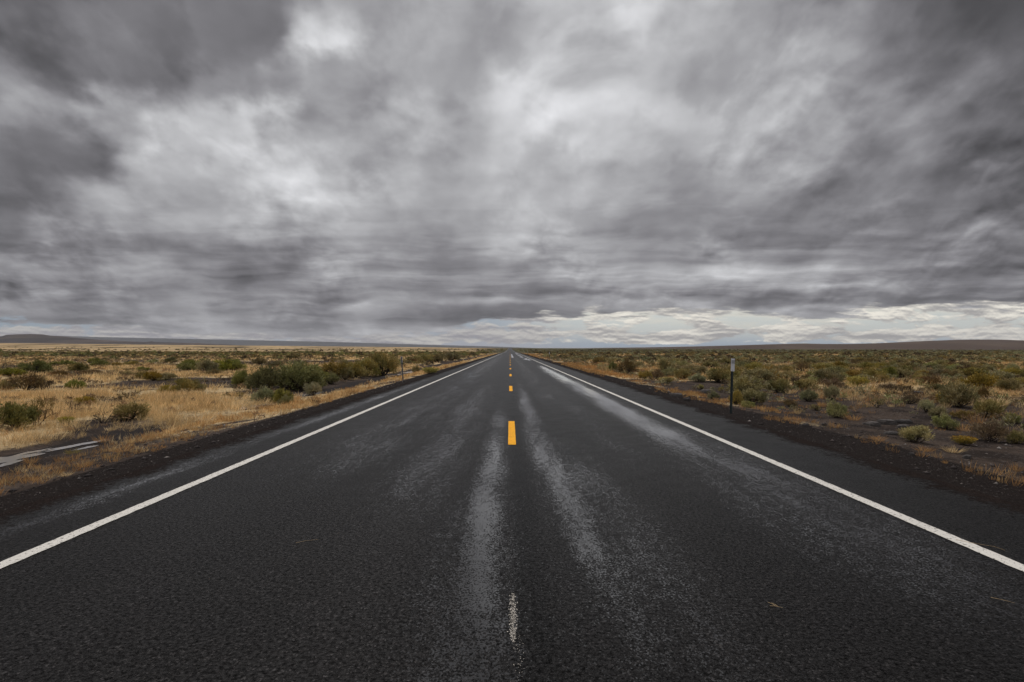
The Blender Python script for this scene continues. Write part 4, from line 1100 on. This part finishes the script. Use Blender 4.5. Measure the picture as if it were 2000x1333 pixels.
# ------------------------------------------------------------------ straws lying on the asphalt
def straw(px, py, segs, label, r=0.0016):
    x, y, z = at(px, py)
    P = []
    for s_ in segs:
        pts = [((a - px) / FPX * y, -(b_ - py) / FPX * y * (y / CAM_H), 0.006 + 0.004 * (i % 2)) for i, (a, b_) in enumerate(s_)]
        P.append(tube(pts, r, r * 0.5, 5))
    V, F = join(P)
    o = obj('straw_stalk', make_mesh('straw_stalk', V, F, M_STRAWSTEM), None, (x, y, 0.0))
    return tag(o, label, 'straw')
straw(1512, 1203, [[(1502, 1202), (1512, 1204), (1523, 1206)], [(1512, 1204), (1509, 1200), (1505, 1195)], [(1517, 1205), (1513, 1201), (1511, 1196)]], 'forked straw stalk lying on bare dark asphalt')
straw(1905, 1078, [[(1885, 1069), (1897, 1076), (1912, 1079), (1925, 1084), (1930, 1090)]], 'long bent straw stalk lying next to the white edge line')
straw(605, 1070, [[(585, 1074), (600, 1071), (622, 1067)]], 'single straw stalk lying on the lane opposite the forked one')
straw(1953, 1191, [[(1941, 1186), (1953, 1192), (1966, 1197)]], 'short straw stalk lying between the forked one and the frame corner')

# ------------------------------------------------------------------ a car far off on the road
def box(x0, x1, y0, y1, z0, z1, tx=0.0, ty=0.0):
    V = [(x0, y0, z0), (x1, y0, z0), (x1, y1, z0), (x0, y1, z0), (x0 + tx, y0 + ty, z1), (x1 - tx, y0 + ty, z1), (x1 - tx, y1 - ty, z1), (x0 + tx, y1 - ty, z1)]
    return np.array(V), np.array([(3, 2, 1, 0), (4, 5, 6, 7), (0, 1, 5, 4), (1, 2, 6, 5), (2, 3, 7, 6), (3, 0, 4, 7)])
def cyl(x0, x1, cy, cz, r, n=14):
    V = [(x, cy + math.cos(i * 6.283 / n) * r, cz + math.sin(i * 6.283 / n) * r) for x in (x0, x1) for i in range(n)]
    return V, [(i, (i + 1) % n, n + (i + 1) % n, n + i) for i in range(n)] + [tuple(range(n))[::-1], tuple(range(n, 2 * n))]
cy_ = 1320.0
car = obj('car', None, None, (-1.8, cy_, float(np.interp(cy_, YL, rise(0 * YL, YL)))))
tag(car, 'dark car far off on the road, a speck at the vanishing point', 'car')
V, F = join([box(-0.9, 0.9, -2.2, 2.2, 0.32, 0.85, 0.05, 0.06), box(-0.82, 0.82, -1.2, 1.6, 0.85, 1.48, 0.14, 0.45)])
obj('body', make_mesh('body', V, F, M_CAR), car)
V, F = slab(-0.66, 0.66, -1.12, -1.08, 0.92, 1.36, 0.05); obj('windscreen', make_mesh('windscreen', [(a, b_ + (c - 0.92) * 0.6, c) for a, b_, c in V], F, M_GLASS), car)
for sx in (-1, 1):
    for sy in (-1.35, 1.35):
        obj('wheel', make_mesh('wheel', *cyl(sx * 0.78, sx * 0.93, sy, 0.33, 0.33), M_TYRE), car)
    V, F = slab(sx * 0.62 - 0.15, sx * 0.62 + 0.15, -2.20, -2.16, 0.58, 0.74, 0.03); obj('headlight', make_mesh('headlight', V, F, M_CARLAMP), car)

# ------------------------------------------------------------------ the air
def air(density):
    m = bpy.data.materials.new('haze'); m.use_nodes = True
    nt = m.node_tree; nt.nodes.clear()
    pv_ = nt.nodes.new('ShaderNodeVolumePrincipled'); out = nt.nodes.new('ShaderNodeOutputMaterial')
    pv_.inputs['Color'].default_value = (0.90, 0.93, 1.0, 1); pv_.inputs['Density'].default_value = density
    nt.links.new(pv_.outputs[0], out.inputs['Volume'])
    V, F = box(-16500, 16500, -200, 17500, -8.0, 620.0)
    return struct('haze', make_mesh('haze', V, F, m), 'stuff', label='thin haze over the plain')
HAZE = 3.0e-5
if HAZE: air(HAZE)
